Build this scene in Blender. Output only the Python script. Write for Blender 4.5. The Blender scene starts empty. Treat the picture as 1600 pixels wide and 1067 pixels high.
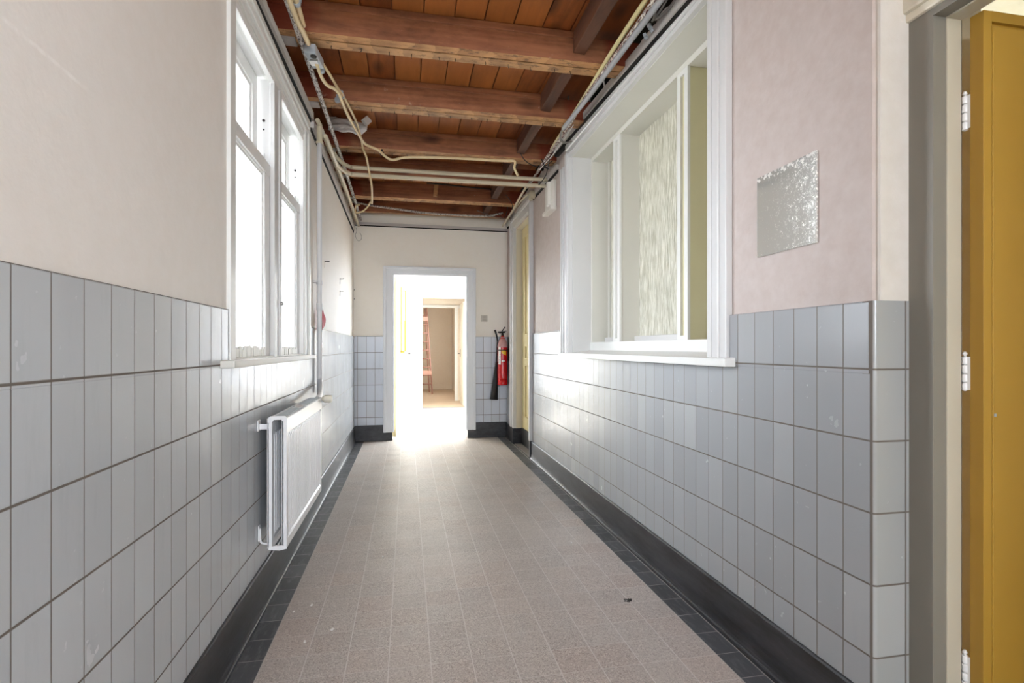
import bpy, bmesh, math, random
from mathutils import Vector, Matrix
random.seed(7)
C = bpy.context.scene.collection
SC = bpy.context.scene

# ------------------------------------------------------------------ materials
def lin(c):
    if isinstance(c, str):
        c = c.lstrip('#'); c = [int(c[i:i+2], 16)/255 for i in (0, 2, 4)]
    return tuple((v/12.92 if v <= .04045 else ((v+.055)/1.055)**2.4) for v in c) + (1.,)

class NT:
    """small helper around a node tree"""
    def __init__(s, name):
        s.m = bpy.data.materials.new(name); s.m.use_nodes = True
        s.t = s.m.node_tree; s.t.nodes.clear()
        s.out = s.n('ShaderNodeOutputMaterial')
        s.p = s.n('ShaderNodeBsdfPrincipled')
        s.l(s.p.outputs[0], s.out.inputs[0])
    def n(s, k, **kw):
        nd = s.t.nodes.new(k)
        for a, b in kw.items(): setattr(nd, a, b)
        return nd
    def l(s, a, b): s.t.links.new(a, b)
    def sock(s, i, v):
        if hasattr(v, 'links') or isinstance(v, bpy.types.NodeSocket): s.l(v, i)
        else: i.default_value = v
    def math(s, op, a, b=0., c=0., clamp=False):
        nd = s.n('ShaderNodeMath', operation=op); nd.use_clamp = clamp
        for i, v in zip(nd.inputs, (a, b, c)): s.sock(i, v)
        return nd.outputs[0]
    def mr(s, v, a, b, c=0., d=1.):
        nd = s.n('ShaderNodeMapRange'); nd.clamp = True
        for i, x in zip(nd.inputs, (v, a, b, c, d)): s.sock(i, x)
        return nd.outputs[0]
    def mix(s, f, a, b, blend='MIX'):
        nd = s.n('ShaderNodeMix', data_type='RGBA', blend_type=blend)
        s.sock(nd.inputs[0], f); s.sock(nd.inputs[6], a); s.sock(nd.inputs[7], b)
        return nd.outputs[2]
    def pos(s):
        return s.n('ShaderNodeNewGeometry').outputs['Position']
    def xyz(s, v=None):
        nd = s.n('ShaderNodeSeparateXYZ'); s.l(v or s.pos(), nd.inputs[0]); return nd.outputs
    def comb(s, x=0., y=0., z=0.):
        nd = s.n('ShaderNodeCombineXYZ')
        for i, v in zip(nd.inputs, (x, y, z)): s.sock(i, v)
        return nd.outputs[0]
    def scale(s, v, k):
        nd = s.n('ShaderNodeVectorMath', operation='MULTIPLY'); s.l(v, nd.inputs[0]); nd.inputs[1].default_value = k
        return nd.outputs[0]
    def noise(s, v, sc, det=3., rough=.55, dist=0.):
        nd = s.n('ShaderNodeTexNoise'); s.l(v, nd.inputs['Vector'])
        nd.inputs['Scale'].default_value = sc; nd.inputs['Detail'].default_value = det
        nd.inputs['Roughness'].default_value = rough; nd.inputs['Distortion'].default_value = dist
        return nd.outputs['Fac']
    def voro(s, v, sc, feat='F1', out='Distance'):
        nd = s.n('ShaderNodeTexVoronoi', feature=feat); s.l(v, nd.inputs['Vector']); nd.inputs['Scale'].default_value = sc
        return nd.outputs[out]
    def white(s, v):
        nd = s.n('ShaderNodeTexWhiteNoise', noise_dimensions='3D'); s.l(v, nd.inputs['Vector']); return nd.outputs['Value']
    def bump(s, h, st=.2, d=.01):
        nd = s.n('ShaderNodeBump'); nd.inputs['Strength'].default_value = st; nd.inputs['Distance'].default_value = d
        s.l(h, nd.inputs['Height']); s.l(nd.outputs[0], s.p.inputs['Normal']); return nd.outputs[0]
    def base(s, v): s.sock(s.p.inputs['Base Color'], v)
    def rough(s, v): s.sock(s.p.inputs['Roughness'], v)
    def set(s, **kw):
        for k, v in kw.items(): s.sock(s.p.inputs[k.replace('_', ' ')], v)

def plain(name, col, rough=.5, metal=0., var=.05, sc=6., bump=0.):
    n = NT(name); c = lin(col)
    f = n.noise(n.pos(), sc, 4.)
    n.base(n.mix(f, tuple(x*(1-var) for x in c[:3])+(1,), tuple(min(1, x*(1+var)) for x in c[:3])+(1,)))
    n.rough(rough); n.set(Metallic=metal)
    if bump: n.bump(n.noise(n.pos(), sc*8, 3.), bump, .003)
    return n.m

def plaster(name, col, stain='#b8a48e', amt=.25, top='#8f8884'):
    n = NT(name); p = n.pos()
    big = n.noise(p, 1.3, 4.); fine = n.noise(p, 22., 4.)
    c = n.mix(n.mr(big, .45, .75, 0, amt), lin(col), lin(stain))
    c = n.mix(n.mr(fine, .3, .7, 0, .10), c, lin('#ffffff'))
    scr = n.mr(n.noise(n.scale(p, (1., 1., 7.)), 9., 5., .7), .70, .74, 0, .25)
    c = n.mix(scr, c, lin('#f4ece2'))
    if name == 'plaster_left':      # a long pale scuff
        q = n.xyz(p); dd = n.math('ABSOLUTE', n.math('SUBTRACT', q['Z'], n.math('ADD', 1.7145, n.math('MULTIPLY', n.math('SUBTRACT', q['Y'], 1.0), -.026))))
        m_ = n.math('MULTIPLY', n.math('MULTIPLY', n.mr(dd, .002, .006, 1, 0), n.mr(q['Y'], 1.2, 1.3, 1, 0)), n.mr(n.noise(p, 40., 3.), .4, .6, .2, .9))
        c = n.mix(m_, c, lin('#f3efe9'))
    n.base(c); n.rough(.62)
    n.bump(n.math('ADD', n.noise(p, 60., 3.), n.math('MULTIPLY', big, 2.)), .18, .004)
    return n.m

def joint(n, u, pitch, off, half):
    """1 on a joint line, 0 inside the tile, plus the tile index"""
    t = n.math('DIVIDE', n.math('SUBTRACT', u, off), pitch)
    fr = n.math('FRACT', t)
    d = n.math('MULTIPLY', n.math('MINIMUM', fr, n.math('SUBTRACT', 1., fr)), pitch)
    return n.mr(d, half, half*2.2, 1., 0.), n.math('FLOOR', t)

def tile_mat(name, axis, pitch, off, zp=.2035, zoff=1.1085, col='#b6babd', grout='#655d55', hv=.0012, hh=.0018, rough=.16, vgrout=None):
    n = NT(name); x = n.xyz()
    u = x['X'] if axis == 'X' else x['Y']
    ju, iu = joint(n, u, pitch, off, hv); jz, iz = joint(n, x['Z'], zp, zoff, hh)
    rnd = n.white(n.comb(iu, iz, 3.)); rnd2 = n.white(n.comb(iu, iz, 9.))
    g = n.math('MAXIMUM', ju, jz)
    c0 = lin(col)
    c = n.mix(rnd, tuple(v*.95 for v in c0[:3])+(1,), tuple(min(1, v*1.04) for v in c0[:3])+(1,))
    c = n.mix(n.mr(rnd2, .7, 1., 0, .22), c, lin('#bfc0bc'))
    p = n.pos()
    c = n.mix(n.mr(n.noise(n.scale(p, (9., 9., 1.6)), 3., 5., .65), .55, .8, 0, .22), c, lin('#969a9c'))
    c = n.mix(n.mr(n.noise(p, 38., 3.), .70, .78, 0, .3), c, lin('#e6e8ea'))
    c = n.mix(g, c, n.mix(jz, lin(vgrout or grout), lin(grout))); n.base(c)
    n.rough(n.math('ADD', n.math('MULTIPLY', g, .5), n.math('ADD', rough, n.math('MULTIPLY', n.noise(p, 7., 4.), .16))))
    n.set(Specular_IOR_Level=.6)
    # every tile lies a touch differently in its bed
    tilt = n.math('ADD', n.math('MULTIPLY', u, n.math('MULTIPLY', n.math('SUBTRACT', rnd, .5), 1.2)),
                  n.math('MULTIPLY', x['Z'], n.math('MULTIPLY', n.math('SUBTRACT', rnd2, .5), .8)))
    h = n.math('SUBTRACT', n.math('ADD', n.math('MULTIPLY', tilt, .9), n.math('MULTIPLY', n.noise(p, 16., 2.), .10)), n.math('MULTIPLY', g, .25))
    n.bump(h, .25, .012)
    return n.m

def floor_mat():
    n = NT('terrazzo_floor'); p = n.pos(); x = n.xyz(p)
    jx, ix = joint(n, x['X'], .1529, -.525, .0011); jy, iy = joint(n, x['Y'], .1483, 1.680, .0010)
    g = n.math('MAXIMUM', jx, n.math('MULTIPLY', jy, .7)); rnd = n.white(n.comb(ix, iy, 1.)); rnd2 = n.white(n.comb(ix, iy, 5.))
    c = n.mix(rnd, lin('#b4aca6'), lin('#c0b8b1'))
    c = n.mix(n.mr(rnd2, .5, 1., 0, .45), c, lin('#bfaca1'))
    sp = n.voro(p, 260., out='Color'); spx = n.n('ShaderNodeSeparateColor'); n.l(sp, spx.inputs[0])
    c = n.mix(n.mr(spx.outputs[0], .62, .9, 0, .55), c, lin('#e2dbd3'))
    c = n.mix(n.mr(spx.outputs[1], .60, .9, 0, .50), c, lin('#6a5d55'))
    worn = n.mr(n.noise(n.scale(p, (1.2, .55, 1.)), 1.7, 5., .6), .42, .70)
    c = n.mix(n.math('MULTIPLY', worn, .40), c, lin('#c6beb7'))
    c = n.mix(n.mr(n.noise(p, 30., 4., .7), .68, .74, 0, .35), c, lin('#6b625b'))
    c = n.mix(n.math('MULTIPLY', g, .8), c, lin('#d9d4d0'))
    # border of black tiles along both walls
    bl = n.math('MAXIMUM', n.math('LESS_THAN', x['X'], -.5255), n.math('GREATER_THAN', x['X'], 1.1575))
    dist = n.math('MINIMUM', n.math('ABSOLUTE', n.math('ADD', x['X'], .5255)), n.math('ABSOLUTE', n.math('SUBTRACT', x['X'], 1.1575)))
    dist2 = n.math('MINIMUM', n.math('ABSOLUTE', n.math('ADD', x['X'], .627)), n.math('ABSOLUTE', n.math('SUBTRACT', x['X'], 1.259)))
    edge = n.math('MAXIMUM', n.mr(dist, .0012, .003, .8, 0), n.mr(dist2, .003, .007, .8, 0))
    k = n.mix(n.white(n.comb(iy, bl, 2.)), lin('#3c3e41'), lin('#54575b'))
    k = n.mix(n.mr(n.noise(n.scale(p, (22., 5., 1.)), 2., 5., .7), .5, .8, 0, .55), k, lin('#8d8f92'))
    k = n.mix(n.math('MULTIPLY', jy, .75), k, lin('#bdb9b4'))
    c = n.mix(bl, c, k); c = n.mix(edge, c, lin('#b9b4ae'))
    n.base(c)
    n.rough(n.math('ADD', .36, n.math('MULTIPLY', n.noise(p, 5., 4.), .20))); n.set(Specular_IOR_Level=.6)
    n.bump(n.math('SUBTRACT', n.math('MULTIPLY', spx.outputs[2], .12), n.math('MULTIPLY', g, .5)), .12, .004)
    return n.m

def wood(name, axis, c1, c2, dark='#3a1c10', stain=None, grain=1., rough=.6, cell=None):
    n = NT(name); p = n.pos(); x = n.xyz(p)
    k = [9., 9., 9.]; k['XYZ'.index(axis)] = .8
    if cell:
        jx, ix = cell(n, x); off = n.math('MULTIPLY', n.white(n.comb(ix, 2., 1.)), 37.)
        ad = n.n('ShaderNodeVectorMath', operation='ADD'); n.l(p, ad.inputs[0]); n.l(n.comb(off, off, off), ad.inputs[1]); q = ad.outputs[0]
    else: q = p
    g = n.noise(n.scale(q, tuple(k)), 2.2, 6., .62, .8*grain)
    lines = n.n('ShaderNodeTexWave', wave_type='BANDS', bands_direction='Z' if axis != 'Z' else 'X')
    n.l(n.scale(q, tuple(k)), lines.inputs['Vector']); lines.inputs['Scale'].default_value = .9
    lines.inputs['Distortion'].default_value = 7.; lines.inputs['Detail'].default_value = 3.
    c = n.mix(n.mr(g, .3, .7), lin(c1), lin(c2))
    c = n.mix(n.math('MULTIPLY', lines.outputs['Fac'], .14*grain), c, lin(dark))
    kk = [5., 5., 5.]; kk['XYZ'.index(axis)] = 2.2
    kn = n.voro(n.scale(q, tuple(kk)), .75); c = n.mix(n.mr(kn, .07, .20, .85, 0.), c, lin(dark))
    c = n.mix(n.mr(n.noise(n.scale(q, tuple(2.5 if v > 2 else 1. for v in k)), 2.4, 5., .7), .46, .78, 0, .75), c, lin(dark))
    if cell: c = n.mix(n.mr(n.white(n.comb(ix, 8., 1.)), 0, 1, 0, .35), c, lin('#c47a3c'))
    if stain: c = stain(n, x, p, c)
    n.base(c); n.rough(rough); n.set(Specular_IOR_Level=.3)
    n.bump(n.math('ADD', g, n.math('MULTIPLY', lines.outputs['Fac'], .5)), .35, .004)
    return n.m

def lead_stain(n, x, p, c):
    """red lead painted on the beam ends"""
    d = n.math('MAXIMUM', n.math('SUBTRACT', -.47, x['X']), n.math('SUBTRACT', x['X'], 1.12))
    w = n.math('ADD', d, n.math('MULTIPLY', n.math('SUBTRACT', n.noise(p, 7., 4.), .5), .16))
    c = n.mix(n.mr(w, -.02, .04, 0, .75), c, lin('#7e2e1b'))
    return n.mix(n.mr(n.noise(p, 14., 5., .7), .66, .72, 0, .3), c, lin('#c9b9a6'))

def lath_stain(n, x, p, c):
    """pale bands the old plaster laths left across the underside"""
    f = n.math('FRACT', n.math('ADD', n.math('MULTIPLY', x['X'], 6.2), n.math('MULTIPLY', n.noise(p, 5., 4.), 2.2)))
    c = n.mix(n.mr(f, .35, .8, 0, .5), c, lin('#cb9a68'))
    return n.mix(n.mr(n.noise(n.scale(p, (1., 2., 1.)), 13., 5., .75), .52, .66, 0, .75), c, lin('#4a3626'))

def peeling(name, paint, under, amt=.5, sc=(60., 22., 60.)):
    n = NT(name); p = n.scale(n.pos(), sc)
    f = n.mr(n.noise(p, 1.6, 6., .7, 1.), amt, amt+.05)
    n.base(n.mix(f, lin(paint), lin(under))); n.rough(n.math('ADD', .4, n.math('MULTIPLY', f, .4)))
    n.bump(f, .6, .002); return n.m

def black_stone(name):
    n = NT(name); p = n.pos()
    c = n.mix(n.mr(n.noise(n.scale(p, (3., 1., 6.)), 3., 6., .65), .35, .75), lin('#1b1a1a'), lin('#434347'))
    c = n.mix(n.mr(n.noise(p, 40., 5., .75), .66, .74, 0, .6), c, lin('#9a9895'))
    n.base(c); n.rough(.38); n.bump(n.noise(p, 30., 4.), .15, .003); return n.m

def glass(name, tint='#ffffff', rough=.02, refl=.06):
    n = NT(name); t = n.n('ShaderNodeBsdfTransparent'); t.inputs[0].default_value = lin(tint)
    g = n.n('ShaderNodeBsdfGlossy'); g.inputs['Roughness'].default_value = rough
    fr = n.n('ShaderNodeFresnel'); fr.inputs[0].default_value = 1.45
    mx = n.n('ShaderNodeMixShader'); n.l(n.math('MULTIPLY', fr.outputs[0], .8), mx.inputs[0]); n.l(t.outputs[0], mx.inputs[1]); n.l(g.outputs[0], mx.inputs[2])
    n.l(mx.outputs[0], n.out.inputs[0]); return n.m

def ribbed_glass(name):
    """cast cathedral glass with a vertical, broken rib"""
    n = NT(name); p = n.pos(); x = n.xyz(p)
    q = n.scale(p, (1., 110., 7.)); r = n.noise(q, 1.5, 4., .6, .3)
    q2 = n.scale(p, (1., 190., 11.)); r2 = n.noise(q2, 1., 3., .6)
    h = n.math('ADD', r, n.math('MULTIPLY', r2, .6))
    sh = n.mr(h, .68, .95)
    bp = n.n('ShaderNodeBump'); bp.inputs['Strength'].default_value = .9; bp.inputs['Distance'].default_value = .012; n.l(h, bp.inputs['Height'])
    tr = n.n('ShaderNodeBsdfTranslucent'); n.l(n.mix(sh, lin('#cfcdc0'), lin('#fffef8')), tr.inputs[0]); n.l(bp.outputs[0], tr.inputs['Normal'])
    df = n.n('ShaderNodeBsdfDiffuse'); n.l(n.mix(sh, lin('#b3b1a6'), lin('#f4f3ec')), df.inputs[0]); n.l(bp.outputs[0], df.inputs['Normal'])
    gl = n.n('ShaderNodeBsdfGlossy'); gl.inputs['Roughness'].default_value = .12; n.l(bp.outputs[0], gl.inputs['Normal'])
    m1 = n.n('ShaderNodeMixShader'); m1.inputs[0].default_value = .30; n.l(tr.outputs[0], m1.inputs[1]); n.l(df.outputs[0], m1.inputs[2])
    m2 = n.n('ShaderNodeMixShader'); m2.inputs[0].default_value = .10; n.l(m1.outputs[0], m2.inputs[1]); n.l(gl.outputs[0], m2.inputs[2])
    n.l(m2.outputs[0], n.out.inputs[0]); return n.m

def mirror_mat():
    n = NT('old_mirror'); p = n.pos(); x = n.xyz(p)
    d = n.math('ADD', n.math('SUBTRACT', 1.775, x['Y']), n.math('MULTIPLY', n.math('SUBTRACT', x['Z'], 1.51), .18))
    fine = n.math('ADD', n.math('MULTIPLY', n.noise(p, 170., 3., .7), .6), n.math('MULTIPLY', n.noise(p, 34., 4., .7), .4))
    sp = n.math('ADD', n.mr(d, 0., .34, .30, .42), n.math('MULTIPLY', n.mr(fine, n.mr(d, 0., .32, .62, .47), n.mr(d, 0., .32, .74, .62)), .42))
    topb = n.mr(n.math('ADD', x['Z'], n.math('MULTIPLY', n.noise(p, 30., 4.), .02)), 1.790, 1.800)
    sp = n.math('MAXIMUM', sp, n.math('MULTIPLY', topb, n.mr(n.noise(p, 90., 3.), .4, .6)))
    n.base(n.mix(sp, lin('#e9e9e4'), lin('#c9c7c1'))); n.set(Metallic=n.mr(sp, 0, 1, 1., .1)); n.rough(n.mr(sp, .3, 1, .04, .5))
    return n.m

M = dict(
    plaster_left=plaster('plaster_left', '#e6e0d8', '#d9cfc4'), plaster_right=plaster('plaster_right', '#b9aba3', '#ad9d94', .10),
    plaster_end=plaster('plaster_end', '#f3ede2', '#e6dccd'), plaster_cream=plaster('plaster_cream', '#c9c2b7', '#beb4a6'),
    plaster_grey=plaster('plaster_grey', '#a49c97', '#7d7370', .6), plaster_yellow=plaster('plaster_yellow', '#e2d9b8', '#d6c898'),
    plaster_white=plaster('plaster_white', '#f1efea', '#e6e2d8', .15), plaster_beige=plaster('plaster_beige', '#e6dac9', '#d6c4b0', .4),
    tile_left=tile_mat('tile_left', 'Y', .1018, 1.024, vgrout='#746e68'), tile_right=tile_mat('tile_right', 'Y', .1033, 1.265, col='#9b9d9f'),  # same tile as the left; dimmer light put into the right-hand colour
    tile_end=tile_mat('tile_end', 'X', .1055, -.4990, col='#ced4de'), tile_return=tile_mat('tile_return', 'X', .107, 1.287, hv=.0015, col='#9a9b99'),  # light level put into colour: end tiles lightened, return tiles darkened
    floor=floor_mat(), black=black_stone('black_skirting'),
    white=plain('white_paint', '#dcdcd8', .38, var=.03, bump=.05), white_bright=plain('white_gloss_paint', '#e9e9e7', .3, var=.02),
    cool_white=plain('cool_white_paint', '#cbcac8', .38, var=.03, bump=.05), grey_paint=plain('grey_paint', '#7c776d', .45, var=.05, bump=.08),
    cream=plain('cream_paint', '#d3cbb8', .42, var=.04, bump=.06), cream_yellow=plain('cream_yellow_paint', '#dccf9f', .42, var=.05, bump=.06),
    olive=plain('olive_cream', '#d2cca6', .45, var=.06, sc=2.5), window_paint=plain('old_window_paint', '#cfcdc4', .42, var=.05, sc=3., bump=.06),
    jamb_cream=plain('jamb_cream', '#b9b19e', .42, var=.04), door_white=plain('door_casing_white', '#dfe2e6', .38, var=.03, bump=.05),
    ochre=plain('ochre_paint', '#a98230', .42, var=.07, sc=3., bump=.08), yellow=plain('yellow_paint', '#e0b23c', .4),
    gap=plain('gap_shade', '#17130f', .9), rail=plain('rail_paint', '#cbc6c1', .5, var=.06, bump=.1),
    pipe_white=plain('pipe_white', '#d9d9da', .35, var=.03), conduit=plain('conduit_cream', '#cbc0a6', .45, var=.08, sc=20.),
    conduit_grey=plain('conduit_grey', '#8f8f91', .5, var=.08, sc=20.), cable=plain('cable_cream', '#d6bf94', .45, var=.08, sc=25.),
    conduit_yellow=plain('conduit_yellow', '#c0b483', .45, var=.1, sc=20.),
    wire_dark=plain('wire_dark', '#26201d', .6), wire_grey=plain('wire_grey', '#77726c', .5), steel=plain('steel', '#b6b6b4', .3, 1.), dark_steel=plain('dark_steel', '#3b3733', .5, .7),
    plastic_grey=plain('plastic_grey', '#a5abb1', .45), plastic_white=plain('plastic_white', '#e2dfd6', .4), label_white=plain('label_white', '#eceae6', .5),
    radiator=plain('radiator_enamel', '#e6e7e9', .28, var=.02), grille=plain('grille_metal', '#9fa3a6', .4, .5),
    red=plain('extinguisher_red', '#c3161c', .25, var=.04), red_pale=plain('pale_red', '#b98b88', .5, var=.1, sc=30.), black_rubber=plain('black_rubber', '#1c1c1e', .5), sticker=plain('sticker_yellow', '#e6b417', .4),
    dull_red=plain('red_plastic', '#b80f2a', .65), rubble=plain('rubble', '#4a3c33', .9, var=.5, sc=14., bump=.8),
    mottled=peeling('peeling_white_pipe', '#d2cdc6', '#57473d', .50), mottled_red=peeling('peeling_red_pipe', '#d6cfc2', '#58241c', .47),
    ladder_wood=plain('ladder_wood', '#a8796a', .6, var=.15, sc=30.), ladder_plate=plain('ladder_plate', '#d7a898', .6),
    glass=glass('window_glass'), ribbed=ribbed_glass('ribbed_glass'), mirror=mirror_mat(), paper=plain('white_sheet', '#efeeed', .7, var=.06, sc=12., bump=.3),
    threshold=plain('threshold_stone', '#8d8985', .5), dusty_floor=plain('dusty_floor', '#cdb9a3', .7, var=.12, sc=3.), pale_floor=plain('pale_floor', '#d8d2cb', .5, var=.05),
    mark=plain('mark_dark', '#2a2524', .7),
)
def plank_cell(n, x): return joint(n, x['X'], .166, -.742, .002)
M['plank'] = wood('ceiling_board', 'Y', '#743a17', '#8f4d20', '#351505', cell=plank_cell)
M['joist'] = wood('joist_wood', 'X', '#8a573e', '#a66d4c', '#3c1f14', stain=lead_stain)
M['joist_under'] = wood('joist_underside', 'X', '#a3734a', '#bf8c5b', '#4f3220', stain=lath_stain)
M['batten'] = wood('batten_wood', 'X', '#96704c', '#b58a5e', '#543422', stain=lath_stain)
M['trimmer'] = wood('trimmer_wood', 'Y', '#4a2c1d', '#633e2b', '#22110a')
M['dark_board'] = wood('dark_board', 'Y', '#2a1a12', '#3a261b', '#150b07')

# ------------------------------------------------------------------ mesh helpers
class B:
    def __init__(s): s.bm = bmesh.new()
    def box(s, x0, x1, y0, y1, z0, z1, bev=0., seg=2):
        x0, x1, y0, y1, z0, z1 = (q+random.uniform(-.0002, .0002) for q in (x0, x1, y0, y1, z0, z1))
        b = bmesh.new(); bmesh.ops.create_cube(b, size=1.)
        for v in b.verts: v.co = Vector((x0+(x1-x0)*(v.co.x+.5), y0+(y1-y0)*(v.co.y+.5), z0+(z1-z0)*(v.co.z+.5)))
        if bev: bmesh.ops.bevel(b, geom=b.edges[:], offset=bev, segments=seg, affect='EDGES', profile=.6)
        return s.merge(b)
    def merge(s, b, mat=None, smooth=False):
        if mat is not None: bmesh.ops.transform(b, matrix=mat, verts=b.verts)
        for f in b.faces: f.smooth = f.smooth or smooth
        me = bpy.data.meshes.new('t'); b.to_mesh(me); b.free(); s.bm.from_mesh(me); bpy.data.meshes.remove(me); return s
    def obox(s, c, dims, rot, bev=0.):
        """oriented box: centre, size, euler"""
        b = bmesh.new(); bmesh.ops.create_cube(b, size=1.)
        for v in b.verts: v.co = Vector((v.co.x*dims[0], v.co.y*dims[1], v.co.z*dims[2]))
        if bev: bmesh.ops.bevel(b, geom=b.edges[:], offset=bev, segments=2, affect='EDGES', profile=.6)
        from mathutils import Euler
        return s.merge(b, Matrix.Translation(c) @ Euler(rot).to_matrix().to_4x4())
    def prism(s, prof, axis, a0, a1, bev=0.):
        """closed profile (list of 2D) extruded along an axis; profile is (other axes in xyz order)"""
        def P(u, v, w):
            return {'X': (w, u, v), 'Y': (u, w, v), 'Z': (u, v, w)}[axis]
        b = bmesh.new(); lo = [b.verts.new(P(u, v, a0)) for u, v in prof]; hi = [b.verts.new(P(u, v, a1)) for u, v in prof]
        k = len(prof); b.faces.new(lo); b.faces.new(hi[::-1])
        for i in range(k): b.faces.new((lo[i], lo[(i+1) % k], hi[(i+1) % k], hi[i]))
        bmesh.ops.recalc_face_normals(b, faces=b.faces[:])
        if bev: bmesh.ops.bevel(b, geom=b.edges[:], offset=bev, segments=2, affect='EDGES', profile=.6)
        return s.merge(b)
    def tube(s, pts, r, seg=10, sub=6, r_end=None, smooth=True, jit=0.):
        P = [Vector(p) for p in pts]
        if len(P) > 2 and sub > 1:
            Q = []
            for i in range(len(P)-1):
                p0, p1, p2, p3 = P[max(i-1, 0)], P[i], P[i+1], P[min(i+2, len(P)-1)]
                for k in range(sub):
                    t = k/sub
                    Q.append(.5*((2*p1)+(p2-p0)*t+(2*p0-5*p1+4*p2-p3)*t*t+(3*p1-p0-3*p2+p3)*t**3))
            P = Q+[P[-1]]
        b = bmesh.new(); rings = []; up = Vector((0, 0, 1)); prev = None
        for i, p in enumerate(P):
            d = (P[min(i+1, len(P)-1)]-P[max(i-1, 0)]).normalized()
            if prev is None:
                a = up if abs(d.z) < .9 else Vector((1, 0, 0)); u = d.cross(a).normalized()
            else:
                u = prev-d*prev.dot(d)
                u = u.normalized() if u.length > 1e-6 else d.orthogonal().normalized()
            prev = u; v = d.cross(u)
            rr = r if r_end is None else r+(r_end-r)*i/(len(P)-1)
            if jit: rr *= 1+random.uniform(-jit, jit)
            rings.append([b.verts.new(p+rr*(math.cos(2*math.pi*k/seg)*u+math.sin(2*math.pi*k/seg)*v)) for k in range(seg)])
        for a, c in zip(rings, rings[1:]):
            for k in range(seg):
                f = b.faces.new((a[k], a[(k+1) % seg], c[(k+1) % seg], c[k])); f.smooth = smooth
        b.faces.new(rings[0][::-1]); b.faces.new(rings[-1])
        bmesh.ops.recalc_face_normals(b, faces=b.faces[:])
        return s.merge(b)
    def lathe(s, prof, c, axis='Z', seg=28, smooth=True):
        """prof: (radius, height) pairs"""
        b = bmesh.new(); rings = []
        def P(x, y, z): return {'Z': (x, y, z), 'X': (z, x, y), 'Y': (x, z, y)}[axis]
        for r, h in prof:
            r = max(r, 1e-5)
            rings.append([b.verts.new(Vector(c)+Vector(P(r*math.cos(2*math.pi*k/seg), r*math.sin(2*math.pi*k/seg), h))) for k in range(seg)])
        for a, d in zip(rings, rings[1:]):
            for k in range(seg):
                f = b.faces.new((a[k], a[(k+1) % seg], d[(k+1) % seg], d[k])); f.smooth = smooth
        b.faces.new(rings[0][::-1]); b.faces.new(rings[-1])
        bmesh.ops.recalc_face_normals(b, faces=b.faces[:]); return s.merge(b)
    def grid(s, f, nu, nv, thick=None, smooth=False):
        """f(u,v)->xyz on a regular grid, optional solidify offset vector"""
        b = bmesh.new(); V = [[b.verts.new(f(i/nu, j/nv)) for j in range(nv+1)] for i in range(nu+1)]
        for i in range(nu):
            for j in range(nv):
                fc = b.faces.new((V[i][j], V[i+1][j], V[i+1][j+1], V[i][j+1])); fc.smooth = smooth
        if thick:
            W = [[b.verts.new(V[i][j].co+Vector(thick)) for j in range(nv+1)] for i in range(nu+1)]
            for i in range(nu):
                for j in range(nv):
                    fc = b.faces.new((W[i][j], W[i][j+1], W[i+1][j+1], W[i+1][j])); fc.smooth = smooth
            for i in range(nu):
                b.faces.new((V[i][0], W[i][0], W[i+1][0], V[i+1][0])); b.faces.new((V[i][nv], V[i+1][nv], W[i+1][nv], W[i][nv]))
            for j in range(nv):
                b.faces.new((V[0][j], V[0][j+1], W[0][j+1], W[0][j])); b.faces.new((V[nu][j], W[nu][j], W[nu][j+1], V[nu][j+1]))
            bmesh.ops.recalc_face_normals(b, faces=b.faces[:])
        return s.merge(b)

def obj(name, b, mat, parent=None, label=None, cat=None, group=None, kind=None, origin=None, own_origin=False):
    """link one builder as one mesh object; vertices are given in world space"""
    me = bpy.data.meshes.new(name)
    org = Vector((0, 0, 0))
    if parent is not None: org = wloc(parent)
    elif origin is not None: org = Vector(origin)
    elif own_origin:
        xs = [v.co for v in b.bm.verts]
        org = Vector(((min(v.x for v in xs)+max(v.x for v in xs))/2, (min(v.y for v in xs)+max(v.y for v in xs))/2, min(v.z for v in xs)))
    for v in b.bm.verts: v.co -= org
    b.bm.to_mesh(me); b.bm.free()
    for m in (mat if isinstance(mat, (list, tuple)) else [mat]): me.materials.append(M[m] if isinstance(m, str) else m)
    o = bpy.data.objects.new(name, me); C.objects.link(o)
    if parent is not None: o.parent = parent; o.location = (0, 0, 0)
    else: o.location = org
    if label: o['label'] = label
    if cat: o['category'] = cat
    if group: o['group'] = group
    if kind: o['kind'] = kind
    return o
def wloc(o):
    v = Vector((0, 0, 0))
    while o is not None: v += Vector(o.location); o = o.parent
    return v
def thing(name, label, cat, loc, group=None):
    o = bpy.data.objects.new(name, None); C.objects.link(o); o.location = loc; o.empty_display_size = .1
    o['label'] = label; o['category'] = cat
    if group: o['group'] = group
    return o
def struct(name, b=None, mat=None, label=None, cat=None, loc=(0, 0, 0)):
    if b is None:
        o = bpy.data.objects.new(name, None); C.objects.link(o); o.location = loc
    else: o = obj(name, b, mat)
    o['kind'] = 'structure'
    if label: o['label'] = label
    if cat: o['category'] = cat
    return o
def one(name, b, mat, label, cat, group=None): return obj(name, b, mat, None, label, cat, group, own_origin=True)
WORLD, EXPO = 6., 1.8
# ================================================================== the setting
XL, XR = -.655, 1.299          # plaster faces of the long walls
YE, YB = 6.85, -3.3            # end wall, back wall behind the viewpoint
ZP = 2.98                      # underside of the ceiling boards

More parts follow.
